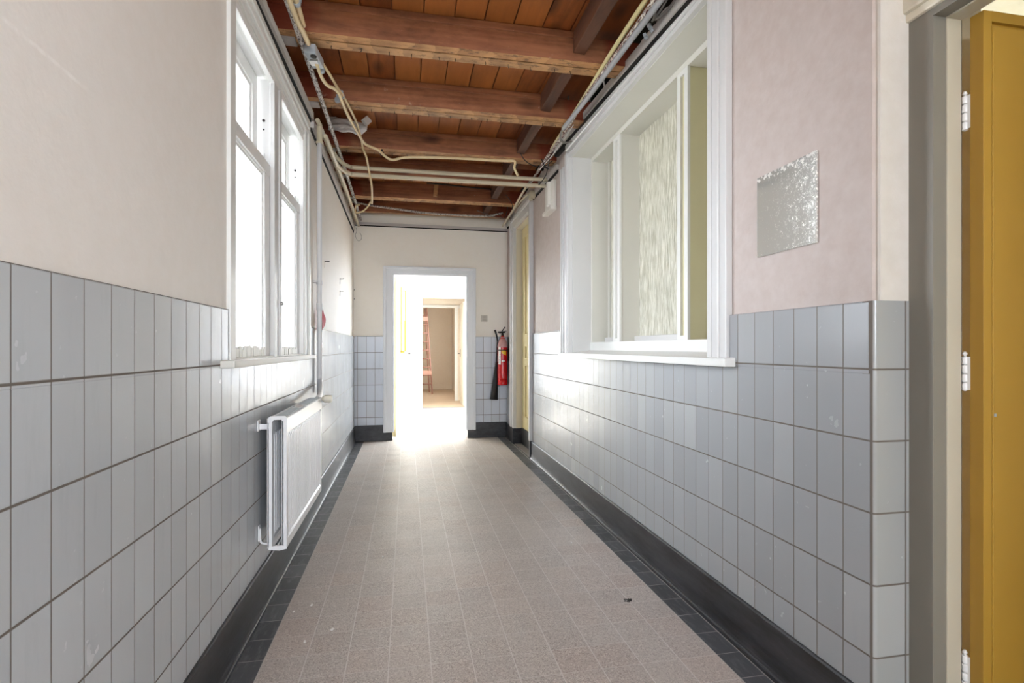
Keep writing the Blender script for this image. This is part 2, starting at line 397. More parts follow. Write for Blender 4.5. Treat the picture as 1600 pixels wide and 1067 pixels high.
def ragged(b, axis, fixed0, fixed1, a0, a1, z0, amp, step=.035, z1=None):
    """a broken plaster edge: a strip whose top wanders"""
    n = max(2, int((a1-a0)/step)); t = [a0+(a1-a0)*i/n for i in range(n+1)]
    h = [z0+random.uniform(-amp, amp)+amp*.8*math.sin(i*.9)*math.sin(i*.23) for i in range(n+1)]
    if z1 is not None: h = [q+(z1-z0)*i/n for i, q in enumerate(h)]
    bm2 = bmesh.new()
    def P(u, v, w): return (w, u, v) if axis == 'Y' else (u, w, v)
    for i in range(n):
        q = [(t[i], z0-.12), (t[i+1], z0-.12), (t[i+1], h[i+1]), (t[i], h[i])]
        lo = [bm2.verts.new(P(u, v, fixed0)) for u, v in q]; hi = [bm2.verts.new(P(u, v, fixed1)) for u, v in q]
        bm2.faces.new(lo); bm2.faces.new(hi[::-1])
        for k in range(4): bm2.faces.new((lo[k], lo[(k+1) % 4], hi[(k+1) % 4], hi[k]))
    bmesh.ops.remove_doubles(bm2, verts=bm2.verts[:], dist=1e-5)
    bmesh.ops.recalc_face_normals(bm2, faces=bm2.faces[:]); b.merge(bm2)

# floor of the corridor and of the room behind the ochre door
b = B(); b.box(-.95, 1.51, YB-.3, YE+.12, -.12, 0.); b.box(1.505, 4.6, -.3, 5.4, -.12, 0.)
struct('floor', b, 'floor', 'speckled grey-brown tiled corridor floor with black border tiles', 'floor')

# ---- wall with the bright window
WY0, WY1, WZ0, WZ1 = 2.17, 3.66, 1.10, 2.56
b = B()
b.box(-.95, XL, YB, YE+.12, 0, WZ0); b.box(-.95, XL, YB, WY0, WZ0, 2.70); b.box(-.95, XL, WY1, YE+.12, WZ0, 2.70); b.box(-.95, XL, WY0, WY1, WZ1, 2.70)
ragged(b, 'Y', -.70, XL-.0007, YB, YE, 2.812, .016)
wl = struct('wall_left', b, 'plaster_left', 'pale plastered corridor wall with tall bright window', 'wall')
b = B()
b.box(-.668, -.6455, YB, YE-.008, .17, WZ0); b.box(-.668, -.6455, YB, 2.135, WZ0-.003, 1.312, .005); b.box(-.668, -.6455, 3.75, YE-.008, WZ0-.003, 1.312, .005)
obj('tile_wainscot', b, 'tile_left', wl, 'grey upright wall tiles under the bright window')
b = B(); b.box(-.95, -.80, YB, YE+.1, 2.70, 3.05)
for k in range(150):
    y = random.uniform(-1., YE); s_ = random.uniform(.02, .06)
    b.obox((-.79+random.uniform(-.01, .05), y, random.uniform(2.71, 2.96)), (s_, s_*1.6, s_*.8), (random.random(), random.random(), random.random()))
obj('masonry_cavity', b, 'rubble', wl)

# ---- wall with the borrowed-light window
RY0, RY1, RZ0, RZ1 = 2.06, 4.06, 1.13, 2.70
YC = 1.278                      # near outside corner of this wall
b = B()
b.box(XR, 1.66, YC, 5.47, 0, RZ0); b.box(XR, 1.66, YC, RY0, RZ0, 2.74); b.box(XR, 1.66, RY1, 5.47, RZ0, 2.74); b.box(XR, 1.66, RY0, RY1, RZ1, 2.74)
b.box(XR, 1.66, 5.47, 6.30, 2.60, 2.74); b.box(XR, 1.66, 6.30, YE+.12, 0, 2.74)
ragged(b, 'Y', 1.33, XR+.0006, YC, YE, 2.90, .012)
b.box(XR+.0003, 1.40, YC, YE, 2.70, 2.80); b.box(XR+.002, 1.40, 1.5, 4.4, 2.70, 2.85)
wr = struct('wall_right', b, 'plaster_right', 'pinkish plastered corridor wall with deep borrowed-light window', 'wall')
b = B()
b.box(1.287, 1.31, 1.275, 5.40, .17, 1.095); b.box(1.287, 1.31, 1.275, 1.945, 1.092, 1.303, .005); b.box(1.287, 1.31, 4.30, 5.40, 1.092, 1.32, .005); b.box(1.287, 1.31, 6.56, YE-.008, .17, 1.312, .004)
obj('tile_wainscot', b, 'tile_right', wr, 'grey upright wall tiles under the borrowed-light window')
# rounded corner tiles and the short return beside the ochre door
b = B()
prof = [(1.300, 1.30), (1.2872, 1.30), (1.2872, 1.274)]+[(1.300-.0128*math.cos(a*math.pi/16), 1.274-.0128*math.sin(a*math.pi/16)) for a in range(1, 9)]+[(1.44, 1.2612), (1.44, 1.285)]
b.prism(prof, 'Z', .02, 1.303)
obj('corner_tiles', b, 'tile_return', wr, 'rounded pale corner tiles beside the ochre door')
b = B()
for y0, y1, z0, z1 in ((YB, -2.4, 0, 3.05), (-2.4, -1.0, 0, 1.6), (-2.4, -1.0, 2.5, 3.05), (-1.0, .22, 0, 3.05), (.22, 1.262, 2.16, 3.05)):  # unseen side opening added behind the viewpoint to light the opposite wall
    b.box(1.44, 1.51, y0, y1, z0, z1)
b.box(1.31, 1.66, 1.262, YC+.001, 0, 3.05); b.box(1.44, 1.51, 1.2, 1.263, 0, 3.05)
obj('return_wall', b, 'plaster_cream', wr)
b = B(); b.box(1.70, 1.80, YC, YE+.1, 2.74, 3.3)
for k in range(170):
    y = random.uniform(1.4, YE); s_ = random.uniform(.02, .07)
    b.obox((1.69+random.uniform(-.06, .01), y, random.uniform(2.76, 3.1)), (s_, s_*1.6, s_*.8), (random.random(), random.random(), random.random()))
b.box(XR+.04, 1.75, YC, YE+.1, 2.70, 2.76)
obj('masonry_cavity', b, 'rubble', wr)
b = B(); b.box(1.31, 1.80, YB, YE+.1, 3.10, 3.14); b.box(1.27, 1.33, YB, YE+.12, 3.02, 3.14); b.box(-1.0, 1.82, YB-.3, YE+.13, 3.141, 3.2)  # filler strip and top slab added unseen to stop sky light leaking in
obj('dark_void_boards', b, 'dark_board', wr)

# ---- end wall with doorway
DX0, DX1, DZ1 = -.186, .774, 2.11
b = B()
b.box(-.95, DX0, YE, YE+.12, 0, 2.72); b.box(DX1, 1.66, YE, YE+.12, 0, 2.72); b.box(DX0, DX1, YE, YE+.12, DZ1, 2.72)
b.box(-.66, 1.30, YE+.004, YE+.12, 2.72, 2.80); ragged(b, 'X', YE+.0035, YE+.095, -.66, 1.30, 2.865, .012, .03)
b.box(-.95, 1.80, YE+.096, YE+.125, 2.70, 3.10)
we = struct('wall_end', b, 'plaster_end', 'beige plastered end wall with open doorway', 'wall')
b = B(); b.box(-.6455, -.285, YE-.009, YE+.02, .17, 1.312, .004); b.box(.87, 1.287, YE-.009, YE+.02, .17, 1.312, .004)
obj('tile_wainscot', b, 'tile_end', we, 'grey upright wall tiles either side of the doorway')

# ---- back wall behind the viewpoint, with its large window opening
b = B()
b.box(-.95, 1.66, YB-.3, YB, 0, .55); b.box(-.95, -.5, YB-.3, YB, .55, 3.05); b.box(1.25, 1.66, YB-.3, YB, .55, 3.05); b.box(-.5, 1.25, YB-.3, YB, 2.7, 3.05); b.box(-.5, 1.25, YB-.3, YB, .5, 1.1)
struct('wall_back', b, 'plaster_cream')

# ---- ceiling: floorboards of the storey above
b = B(); x = -.742
while x < 1.0:
    dz = random.uniform(0, .004)
    b.box(x+.0035, x+.1625, YB-.1, YE+.3, ZP+dz, ZP+.03); x += .166
b.box(-.95, 1.3, YB-.1, YE+.3, ZP+.03, ZP+.06); b.box(1.2, 1.8, YB-.1, YC, ZP, ZP+.06)
struct('ceiling', b, 'plank', 'orange-brown bare floorboards seen from below above the joists', 'ceiling')

# ---- skirtings
def skirt_prof(x, s):
    """coved black skirting; x is the wall face, s the direction into the room"""
    p = [(x-.012*s, 0), (x-.012*s, .186), (x+.008*s, .186), (x+.012*s, .18), (x+.012*s, .075)]
    p += [(x+.012*s+.017*s*(1-math.cos(a*math.pi/12)), .075-.065*math.sin(a*math.pi/12)) for a in range(1, 7)]
    return p+[(x+.029*s, 0)]
b = B(); b.prism(skirt_prof(-.6455, 1), 'Y', YB, YE-.012); struct('baseboard_left', b, 'black', 'black stone skirting under the radiator wall', 'skirting')
b = B(); b.prism(skirt_prof(1.287, -1), 'Y', 1.272, 5.415); b.prism(skirt_prof(1.287, -1), 'Y', 6.50, YE-.012); b.box(1.262, 1.40, 5.405, 5.425, 0, .19)
struct('baseboard_right', b, 'black', 'black stone skirting below the mirror wall', 'skirting')
b = B(); b.box(-.635, DX0-.002, YE-.028, YE+.01, 0, .198, .004); b.box(DX1+.002, 1.275, YE-.028, YE+.01, 0, .198, .004)
b.box(DX0-.012, DX0+.006, YE-.03, YE+.13, 0, .105); b.box(DX1-.006, DX1+.012, YE-.03, YE+.13, 0, .105)
struct('baseboard_end', b, 'black', 'black stone skirting either side of the end doorway', 'skirting')

# ---- painted battens round the wall heads, each over a strip coloured dark for the gap's shade
def rail(name, x, s, y0, y1, z0, z1, label, h=.042, d1=.022, d2=.006):
    r = struct(name, None, None, label, 'batten')
    def bar(zo, hh, depth, mat, nm):
        b = B(); b.prism([(x-.02*s, -.001), (x+depth*s, -.001), (x+depth*s, hh), (x-.02*s, hh)], 'Y', 0, 1)
        for v in b.bm.verts: t = v.co.y; v.co.y = y0+(y1-y0)*t; v.co.z += z0+(z1-z0)*t+zo
        obj(nm, b, mat, r)
    bar(0, h, d1, 'rail', 'batten'); bar(-.026, .026, d2, 'gap', 'gap_shade_strip')
rail('trim_1', -.655, 1, 0.4, 3.86, 2.645, 2.755, 'pale painted batten above the bright window')
rail('trim_2', -.655, 1, 3.86, YE-.002, 2.692, 2.626, 'pale painted batten over the riser pipe wall')
rail('trim_3', 1.299, -1, 1.4, 4.46, 2.733, 2.862, 'pale painted batten above the borrowed-light window', .05, .046, .036)
rail('trim_4', 1.299, -1, 4.46, 5.45, 2.730, 2.740, 'short pale batten above the wall box')
rail('trim_5', 1.299, -1, 5.45, 6.56, 2.775, 2.790, 'pale batten over the cream door')
rail('trim_6', 1.299, -1, 6.56, YE-.002, 2.752, 2.752, 'shortest pale batten in the corner above the extinguisher')
b = B(); b.prism([(YE-.022, 2.700), (YE+.006, 2.700), (YE+.006, 2.735), (YE-.014, 2.735)], 'X', -.655, 1.299)
r = struct('trim_7', b, 'rail', 'chipped batten across the top of the end wall', 'batten')
b = B(); b.box(-.655, 1.299, YE-.008, YE+.004, 2.688, 2.700); obj('gap_shade_strip', b, 'gap', r)

# ================================================================== window_1: the bright double window
w1 = struct('window_1', None, None, 'tall white double sash window with bright panes and chipped sill', 'window')
YM0, YM1, YJ0, YJ1, ZH, ZS = 2.845, 2.975, 2.19, 3.60, 2.515, 1.118
b = B()
# casing: near post, head with stepped mouldings, far post with steps
b.box(-.70, -.640, 2.125, YJ0, ZS-.02, 2.60, .004)
b.box(-.70, -.640, YJ1, 3.70, ZS-.02, 2.60, .003); b.box(-.70, -.628, 3.665, 3.715, ZS-.02, 2.60, .006); b.box(-.70, -.636, 3.715, 3.77, ZS-.02, 2.60, .004)
b.box(-.70, -.655, YJ0-.02, YJ1+.02, ZH, 2.60); b.box(-.70, -.645, YJ0-.02, 3.66, ZH+.028, 2.575, .004)
b.box(-.70, -.632, 2.125, 3.665, 2.570, 2.604, .006); b.box(-.70, -.622, 2.125, 3.665, 2.598, 2.630, .006)
obj('casing', b, 'white', w1)
b = B()
b.box(-.86, -.662, 2.15, YJ0+.002, ZS, 2.58); b.box(-.86, -.662, YJ1, 3.66, ZS, 2.58); b.box(-.86, -.662, YJ0, YJ1, ZH, 2.58)
b.box(-.675, -.655, YJ0, YJ0+.022, ZS, ZH, .004); b.box(-.678, -.650, YJ1-.018, YJ1+.02, ZS, ZH, .004); b.box(-.678, -.652, YM1-.004, YJ1, ZH-.018, ZH+.01, .004); b.box(-.678, -.652, YJ0, YM0+.004, ZH-.018, ZH+.01, .004)
for y0, y1 in ((YJ0, YM0), (YM1, YJ1)):       # parting blocks in the far jamb of each light
    b.box(-.725, -.70, y1-.022, y1+.002, ZS, 2.14, .003)
obj('frame', b, 'white_bright', w1)
b = B(); b.box(-.86, -.664, YM0, YM1, ZS, ZH+.02); b.box(-.675, -.652, YM0-.006, YM0+.028, ZS, ZH, .004); b.box(-.675, -.657, YM0+.028, YM1-.04, ZS, ZH); b.box(-.675, -.648, YM1-.035, YM1+.008, ZS, ZH, .008)
obj('mullion', b, 'cool_white', w1)
for y0, y1, nm in ((YJ0, YM0, ''), (YM1, YJ1, '')):
    up = B(); xf, xg = -.730, -.752
    up.box(-.775, xf, y0+.004, y0+.075, 2.02, ZH-.002); up.box(-.775, xf, y1-.10, y1-.024, 2.02, ZH-.002)
    up.box(-.775, xf, y0+.07, y1-.095, ZH-.072, ZH-.002); up.box(-.775, xf-.004, y0+.07, y1-.095, 2.02, 2.062)
    for a, c in ((y0+.075, y0+.092), (y1-.117, y1-.10)): up.box(-.765, xf-.008, a, c, 2.05, ZH-.07, .003)
    up.box(-.765, xf-.008, y0+.075, y1-.10, ZH-.09, ZH-.068, .003)
    us = obj('upper_sash', up, 'white_bright', w1)
    g = B(); g.box(xg-.002, xg+.002, y0+.07, y1-.095, 2.05, ZH-.07); obj('pane', g, 'glass', us)
    lo = B(); xf, xg = -.676, -.692
    lo.box(-.722, xf, y0+.004, y0+.075, ZS+.002, 2.08); lo.box(-.722, xf, y1-.10, y1-.006, ZS+.002, 2.08)
    lo.box(-.722, xf+.004, y0+.004, y1-.006, 2.022, 2.080); lo.box(-.722, xf, y0+.07, y1-.095, ZS+.002, 1.172)
    for a, c in ((y0+.075, y0+.090), (y1-.118, y1-.10)): lo.box(-.712, xf-.008, a, c, 1.165, 2.03, .003)
    for q, (d, zz) in enumerate(((.004, 2.012), (.009, 2.000))): lo.box(-.712, xf-d, y0+.075, y1-.10, zz, zz+.014, .003)
    ls = obj('lower_sash', lo, 'white_bright', w1)
    g = B(); g.box(xg-.002, xg+.002, y0+.07, y1-.095, 1.165, 2.02); obj('pane', g, 'glass', ls)
    # flaking bottom rail
    g = B(); n_ = 14
    for k in range(n_):
        a = y0+.08+(y1-y0-.19)*k/n_; g.box(xf-.002, xf+.0035+random.uniform(0, .004), a, a+(y1-y0-.19)/n_*.97, ZS+.006, 1.168+random.uniform(-.008, .012), .002)
    obj('chipped_rail', g, 'window_paint', ls, 'chipped off-white bottom rail')
    g = B(); g.lathe([(.007, 0), (.007, .004)], (-.700, y1-.0225, 2.30), 'Y', 12); g.lathe([(.004, 0), (.004, .004)], (-.700, y1-.0225, 2.255), 'Y', 10)
    obj('pulley_hole', g, 'mark', w1)
g = B(); g.lathe([(.004, 0), (.010, .003), (.010, .010), (.004, .016)], (-.651, 2.955, 1.40), 'X', 14); obj('catch', g, 'steel', w1)
b = B(); b.box(-.72, -.598, 2.03, 3.735, 1.096, 1.124, .006); b.box(-.72, -.655, 2.125, 3.70, 1.118, 1.130, .003)
obj('sill', b, 'window_paint', w1)

# ================================================================== window_2: the borrowed light
w2 = struct('window_2', None, None, 'deep cream borrowed-light window with ribbed glass panes', 'window')
b = B()   # casing: stepped mouldings round the opening
b.box(1.262, 1.32, 4.06, 4.085, 1.12, 2.725, .004); b.box(1.255, 1.32, 4.085, 4.14, 1.12, 2.735, .008); b.box(1.268, 1.32, 4.14, 4.30, 1.12, 2.66, .004); b.box(1.258, 1.32, 4.19, 4.215, 1.12, 2.66, .005); b.box(1.258, 1.32, 4.25, 4.275, 1.12, 2.66, .005)
b.box(1.262, 1.32, 2.035, 2.066, 1.12, 2.722, .004); b.box(1.264, 1.32, 1.985, 2.036, 1.12, 2.722, .008); b.box(1.270, 1.32, 1.940, 1.985, 1.12, 2.722, .005)
b.box(1.266, 1.32, 1.94, 4.14, 2.69, 2.715, .004)
b.prism([(1.262, 2.712), (1.32, 2.712), (1.32, 2.80), (1.268, 2.80), (1.268, 2.795), (1.262, 2.79), (1.262, 2.76), (1.270, 2.755)], 'Y', 1.94, 4.14)
for v in b.bm.verts:
    if v.co.x > 1.2575 and v.co.z > 2.7500 and v.co.z < 2.8105 and v.co.y in (1.94, 4.14) or abs(v.co.y-1.94) < 1e-5 and v.co.z > 2.75 or abs(v.co.y-4.14) < 1e-5 and v.co.z > 2.75:
        t_ = (v.co.z-2.712)/.088; v.co.z = 2.712+t_*((.016 if v.co.y < 3 else .108))
obj('casing', b, 'cool_white', w2)
b = B(); b.box(1.295, 1.455, RY1-.012, RY1+.01, 1.13, 2.70); b.box(1.295, 1.455, RY0-.01, RY0+.010, 1.13, 2.70)
obj('side_reveal', b, 'cool_white', w2)
b = B(); b.box(1.295, 1.455, RY0, RY1, 2.688, 2.70); obj('head_reveal', b, 'window_paint', w2)
b = B()
b.box(1.45, 1.66, 4.028, RY1, 1.13, 2.695, .003); b.box(1.45, 1.66, RY0, 2.085, 1.13, 2.695, .003); b.box(1.45, 1.66, RY0, RY1, 2.655, 2.695, .003)
b.box(1.585, 1.62, 3.99, 4.03, 1.2, 2.66); b.box(1.585, 1.62, 2.08, 2.11, 1.2, 2.66)
obj('frame', b, 'window_paint', w2)
b = B(); b.box(1.445, 1.66, RY0+.005, RY1-.005, 1.135, 1.212, .003); obj('bottom_rail', b, 'white', w2)
for y0, y1, mt in ((3.465, 3.578, 'window_paint'), (2.552, 2.662, 'olive')):  # second mullion given an olive-cream colour
    b = B(); b.box(1.462, 1.66, y0+.006, y1, 1.21, 2.657); mu = obj('mullion', b, mt, w2, 'olive-tinted mullion' if mt == 'olive' else None)
    b = B(); b.box(1.448, 1.464, y0, y0+.036, 1.21, 2.657, .002); b.box(1.448, 1.464, y1-.034, y1, 1.21, 2.657, .002); b.box(1.448, 1.464, y0, y1, 1.21, 1.235, .002); b.box(1.448, 1.464, y0, y1, 2.63, 2.657, .002)
    obj('grooved_face', b, 'white', mu)
for y0, y1 in ((3.578, 4.028), (2.662, 3.465), (2.085, 2.552)):
    b = B(); b.box(1.598, 1.604, y0, y1, 1.245, 2.657); obj('pane', b, 'ribbed', w2)
    b = B(); b.box(1.560, 1.63, y0, y1, 1.21, 1.250, .003); obj('glazing_rail', b, 'cool_white', w2)
b = B(); b.prism([(1.238, 1.093), (1.45, 1.093), (1.45, 1.150), (1.30, 1.130), (1.238, 1.127)], 'Y', 1.90, 4.27, .004); obj('sill', b, 'white', w2)

# ================================================================== door_1: end doorway with its opened leaf
d1 = struct('door_1', None, None, 'open end doorway with pale grey casing leading to a bright room', 'door')
b = B()
for x0, x1, s in ((-.292, DX0, -1), (DX1, .874, 1)):
    b.box(x0, x1, YE-.030, YE+.005, .105, 2.195, .003)
    xi = x1 if s < 0 else x0; xo = x0 if s < 0 else x1
    b.box(min(xo, xo-s*.034), max(xo, xo-s*.034), YE-.046, YE, .105, 2.195, .006)
b.box(-.292, .874, YE-.030, YE+.005, DZ1, 2.195, .003); b.box(-.292, .874, YE-.046, YE, 2.161, 2.195, .006)
obj('casing', b, 'door_white', d1)
b = B(); b.box(DX0-.01, DX0+.022, YE-.02, YE+.125, .105, DZ1); b.box(DX1-.022, DX1+.01, YE-.02, YE+.125, .105, DZ1); b.box(DX0, DX1, YE-.02, YE+.125, DZ1-.02, DZ1+.01)
obj('jamb', b, 'door_white', d1)
b = B(); b.box(DX1-.026, DX1-.020, YE+.03, YE+.055, .12, 1.36, .001); obj('strike_strip', b, 'steel', d1)
# leaf opened back, about ten degrees off square
ang = math.atan2(.13, .731); lr = Vector((DX0+.026, 6.99, 0))
def leafM(o):
    for v in o.data.vertices:
        c_, s_ = math.cos(-ang), math.sin(-ang); x, y = v.co.x, v.co.y
        v.co.x, v.co.y = lr.x+c_*x-s_*y, lr.y+s_*x+c_*y
b = B(); b.box(-.02, .02, 0, .34, .02, 2.085); b.box(-.02, .02, .66, .90, .02, 2.085); b.box(-.02, .02, .34, .66, .02, 1.12); b.box(-.02, .02, .34, .66, 1.98, 2.085)
lf = obj('leaf', b, 'cream', d1); leafM(lf)
b = B(); b.box(-.0215, .0215, -.004, .10, .02, 2.084); o = obj('hinge_stile', b, 'cream_yellow', lf, 'cream-yellow hinge edge'); leafM(o)
b = B(); b.box(.018, .034, .33, .35, 1.11, 1.99, .003); b.box(.018, .034, .65, .67, 1.11, 1.99, .003); b.box(.018, .034, .33, .67, 1.97, 1.99, .003); b.box(.018, .040, .60, .625, 1.11, 1.55, .003); b.box(.018, .075, .30, .80, 1.10, 1.122, .004)
o = obj('glazing_bead', b, 'yellow', lf, 'yellow glazing bars and ledge'); leafM(o)
b = B(); b.box(-.003, .003, .33, .67, 1.11, 1.99); o = obj('pane', b, 'glass', lf); leafM(o)
b = B(); b.box(.02, .026, .84, .875, 1.02, 1.16, .002); b.tube([(.024, .858, 1.085), (.062, .858, 1.085), (.066, .85, 1.085), (.066, .76, 1.08)], .008, 10, 4); o = obj('handle', b, 'dark_steel', lf); leafM(o)

# ================================================================== door_2: the tall cream door in the side wall
d2 = struct('door_2', None, None, 'tall closed cream-yellow panelled door with pale casing beside the extinguisher', 'door')
b = B()
for y0, y1 in ((5.395, 5.475), (6.295, 6.37)): b.box(1.262, 1.32, y0, y1, .19, 2.70, .004)
b.box(1.255, 1.32, 5.395, 5.42, .19, 2.70, .005); b.box(1.268, 1.32, 6.37, 6.56, .19, 2.70, .004); b.box(1.250, 1.32, 6.42, 6.455, .19, 2.70, .008); b.box(1.262, 1.32, 5.395, 6.56, 2.62, 2.735, .004); b.box(1.252, 1.32, 5.395, 6.56, 2.70, 2.74, .005)
obj('casing', b, 'cool_white', d2)
b = B(); b.box(1.30, 1.44, 6.288, 6.305, .19, 2.62); b.box(1.30, 1.44, 5.465, 5.48, .0, 2.62); b.box(1.30, 1.44, 5.47, 6.30, 2.60, 2.625); obj('jamb', b, 'cream', d2)
b = B(); x0 = 1.375
for y0, y1, z0, z1 in ((5.48, 5.60, .2, 2.60), (6.15, 6.288, .2, 2.60), (5.6, 6.15, 2.50, 2.60), (5.6, 6.15, 1.20, 1.31), (5.6, 6.15, .97, 1.03), (5.6, 6.15, .2, .33)): b.box(x0, x0+.04, y0, y1, z0, z1)
b.box(x0+.014, x0+.03, 5.59, 6.16, .3, 2.52)
lf = obj('leaf', b, 'cream_yellow', d2)
b = B()
for z0, z1 in ((1.31, 2.50), (1.03, 1.20), (.33, .97)):
    for y0, y1, a, c in ((5.6, 5.618, z0, z1), (6.132, 6.15, z0, z1), (5.6, 6.15, z0, z0+.018), (5.6, 6.15, z1-.018, z1)): b.box(x0-.004, x0+.02, y0, y1, a, c, .004)
obj('panel_moulding', b, 'cream_yellow', lf)
b = B(); b.box(x0-.012, x0+.03, 5.48, 6.29, .0, .20, .003); b.box(1.258, 1.40, 6.285, 6.31, 0, .192); b.box(1.258, 1.30, 6.31, 6.52, 0, .192, .003); obj('kick_plinth', b, 'black', d2, 'black plinth')
b = B(); b.box(1.28, 1.38, 5.42, 6.30, -.02, .006); obj('threshold', b, 'threshold', d2)

# ================================================================== door_3: the ochre door, swung into the next room
d3 = struct('door_3', None, None, 'open ochre yellow door with pale grey casing', 'door')
b = B(); b.box(1.405, 1.45, 1.191, 1.264, 0, 2.09, .002); b.box(1.405, 1.45, .16, .232, 0, 2.09, .002); b.box(1.405, 1.45, .16, 1.264, 2.075, 2.17, .002)
obj('casing', b, 'grey_paint', d3)
b = B(); b.box(1.385, 1.45, .12, 1.285, 2.118, 2.19, .008); b.box(1.395, 1.45, .14, 1.272, 2.095, 2.122, .006); obj('cap_moulding', b, 'cream', d3)
b = B(); b.box(1.448, 1.496, 1.187, 1.21, 0, 2.08, .003); b.box(1.448, 1.515, .22, .236, 0, 2.08); b.box(1.448, 1.496, .22, 1.2, 2.07, 2.10)
obj('jamb', b, 'jamb_cream', d3)
b = B(); b.box(1.490, 1.512, 1.198, 1.22, 0, 2.08, .002); obj('rebate', b, 'grey_paint', d3)
lf = B(); yn, yf = 1.136, 1.171
lf.box(1.503, 1.531, yn, yf, .012, 2.068, .002); lf.box(1.529, 2.27, yn+.010, yf-.010, .012, 2.068); lf.box(1.529, 2.27, yn, yf, 2.040, 2.068)
lf.box(1.529, 2.27, yn, yf, .012, .06); lf.box(2.22, 2.28, yn, yf, .012, 2.068)
lf = obj('leaf', lf, 'ochre', d3)
b = B(); b.box(1.536, 2.215, yn+.003, yf-.006, .066, 2.034, .005); obj('panel', b, 'ochre', lf)
for z in (1.815, 1.10, .28):
    b = B()
    for k in range(4): b.lathe([(.0070, 0), (.0082, .002), (.0082, .019), (.0070, .021)], (1.5055, 1.186, z-.048+k*.024), 'Z', 14)
    b.lathe([(.003, 0), (.007, .004), (.003, .011)], (1.5055, 1.186, z+.048), 'Z', 12)
    b.lathe([(.0035, 0), (.0035, .10)], (1.5055, 1.186, z-.05), 'Z', 10)
    b.box(1.5035, 1.5060, 1.170, 1.186, z-.045, z+.045); b.box(1.505, 1.507, 1.186, 1.199, z-.045, z+.045)
    obj('hinge', b, 'white_bright', lf, 'white-painted barrel hinge')
b = B(); b.box(1.541, 1.549, yn+.0018, yn+.009, .985, .993); obj('paint_chip', b, 'plastic_grey', lf)

# ================================================================== the rooms seen through the openings
# bright room beyond the end doorway
b = B(); b.box(-2.0, 3.2, YE+.12, 10.32, -.12, 0.0); struct('floor', b, 'pale_floor', 'sunlit pale floor of the bright room', 'floor')
b = B()
b.box(-.45, .281, 10.0, 10.3, 0, 3.0); b.box(1.14, 1.35, 10.0, 10.3, 0, 3.0); b.box(-2., -.45, 10., 10.3, 0, .4); b.box(1.35, 3.2, 10., 10.3, 0, .4); b.box(-2., -.45, 10., 10.3, 2.8, 3.); b.box(1.35, 3.2, 10., 10.3, 2.8, 3.); b.box(-2., -1.8, 10., 10.3, .4, 2.8); b.box(3.0, 3.2, 10., 10.3, .4, 2.8); b.box(.281, 1.14, 10.0, 10.3, 2.12, 3.0)  # unseen openings beside the doorway added to throw light into the corridor
b.box(-2.0, -.95, YE, YE+.12, 0, 3.0); b.box(1.66, 3.2, YE, YE+.12, 0, 3.0)
for x0, x1 in ((-2.0, -1.8), (3.0, 3.2)):
    b.box(x0, x1, YE, 10.3, 0, .7); b.box(x0, x1, YE, 7.2, .7, 3.); b.box(x0, x1, 9.8, 10.3, .7, 3.); b.box(x0, x1, 7.2, 9.8, 2.75, 3.)
struct('wall_far', b, 'plaster_white', 'white wall of the bright room with second doorway', 'wall')
b = B(); b.box(-2.0, .225, 9.975, 10.0, 0, .17, .003); struct('baseboard_far', b, 'plastic_grey', 'grey skirting beside the second doorway', 'skirting')
b = B(); b.box(-2.0, 3.2, YE, 10.3, 2.95, 3.05); struct('ceiling', b, 'plaster_white', 'white ceiling of the bright room', 'ceiling')
d4 = struct('door_4', None, None, 'second doorway with cream leaf beyond the bright room', 'door')
b = B(); b.box(.225, .281, 9.97, 10.0, 0, 2.18, .003); b.box(1.14, 1.20, 9.97, 10.0, 0, 2.18, .003); b.box(.225, 1.20, 9.97, 10.0, 2.12, 2.18, .003); obj('casing', b, 'white', d4)
b = B(); b.box(.281, 1.14, 10.26, 10.42, -.02, .006); obj('threshold', b, 'threshold', d4)
b = B(); b.box(1.10, 1.14, 10.45, 11.25, .01, 2.08); lf = obj('leaf', b, 'cream', d4)
b = B(); b.box(1.094, 1.10, 11.12, 11.16, .98, 1.14, .002); b.tube([(1.098, 11.14, 1.05), (1.06, 11.14, 1.05), (1.055, 11.12, 1.05), (1.055, 11.03, 1.045)], .008, 8, 4); obj('handle', b, 'dark_steel', lf)
# passage with the ladder
b = B(); b.box(-.2, 1.5, 10.32, 15.2, -.12, -.002); struct('floor', b, 'dusty_floor', 'dusty beige floor of the passage with the ladder', 'floor')
b = B(); b.box(-.2, 1.5, 15.0, 15.2, 0, 3.); b.box(-.2, 0.1, 10.3, 15., 0, 3.); b.box(1.24, 1.5, 10.3, 12.5, 0, 3.); b.box(1.24, 1.5, 13.35, 15., 0, 3.); b.box(1.24, 1.5, 12.5, 13.35, 0, .8); b.box(1.24, 1.5, 12.5, 13.35, 2.1, 3.)
b.box(.1, 1.24, 11.7, 11.85, 2.10, 3.0); b.box(1.05, 1.24, 11.7, 11.85, 0, 2.1)
struct('wall_passage', b, 'plaster_beige', 'beige patchy wall behind the ladder', 'wall')
b = B(); b.box(.1, 1.24, 14.975, 15.0, 0, .12, .003); struct('baseboard_passage', b, 'plaster_beige', 'low beige skirting behind the ladder', 'skirting')
b = B(); b.box(.1, 1.24, 11.67, 11.7, 2.04, 2.105, .003); b.box(1.03, 1.10, 11.67, 11.7, 0, 2.06, .003); struct('trim_8', b, 'white', 'white lintel trim across the passage', 'trim')
b = B(); b.box(-.2, 1.5, 10.3, 15.2, 2.8, 2.9); struct('ceiling', b, 'plaster_white', 'pale ceiling of the passage', 'ceiling')
w3 = struct('window_3', None, None, 'yellow-framed window at the end of the passage', 'window')
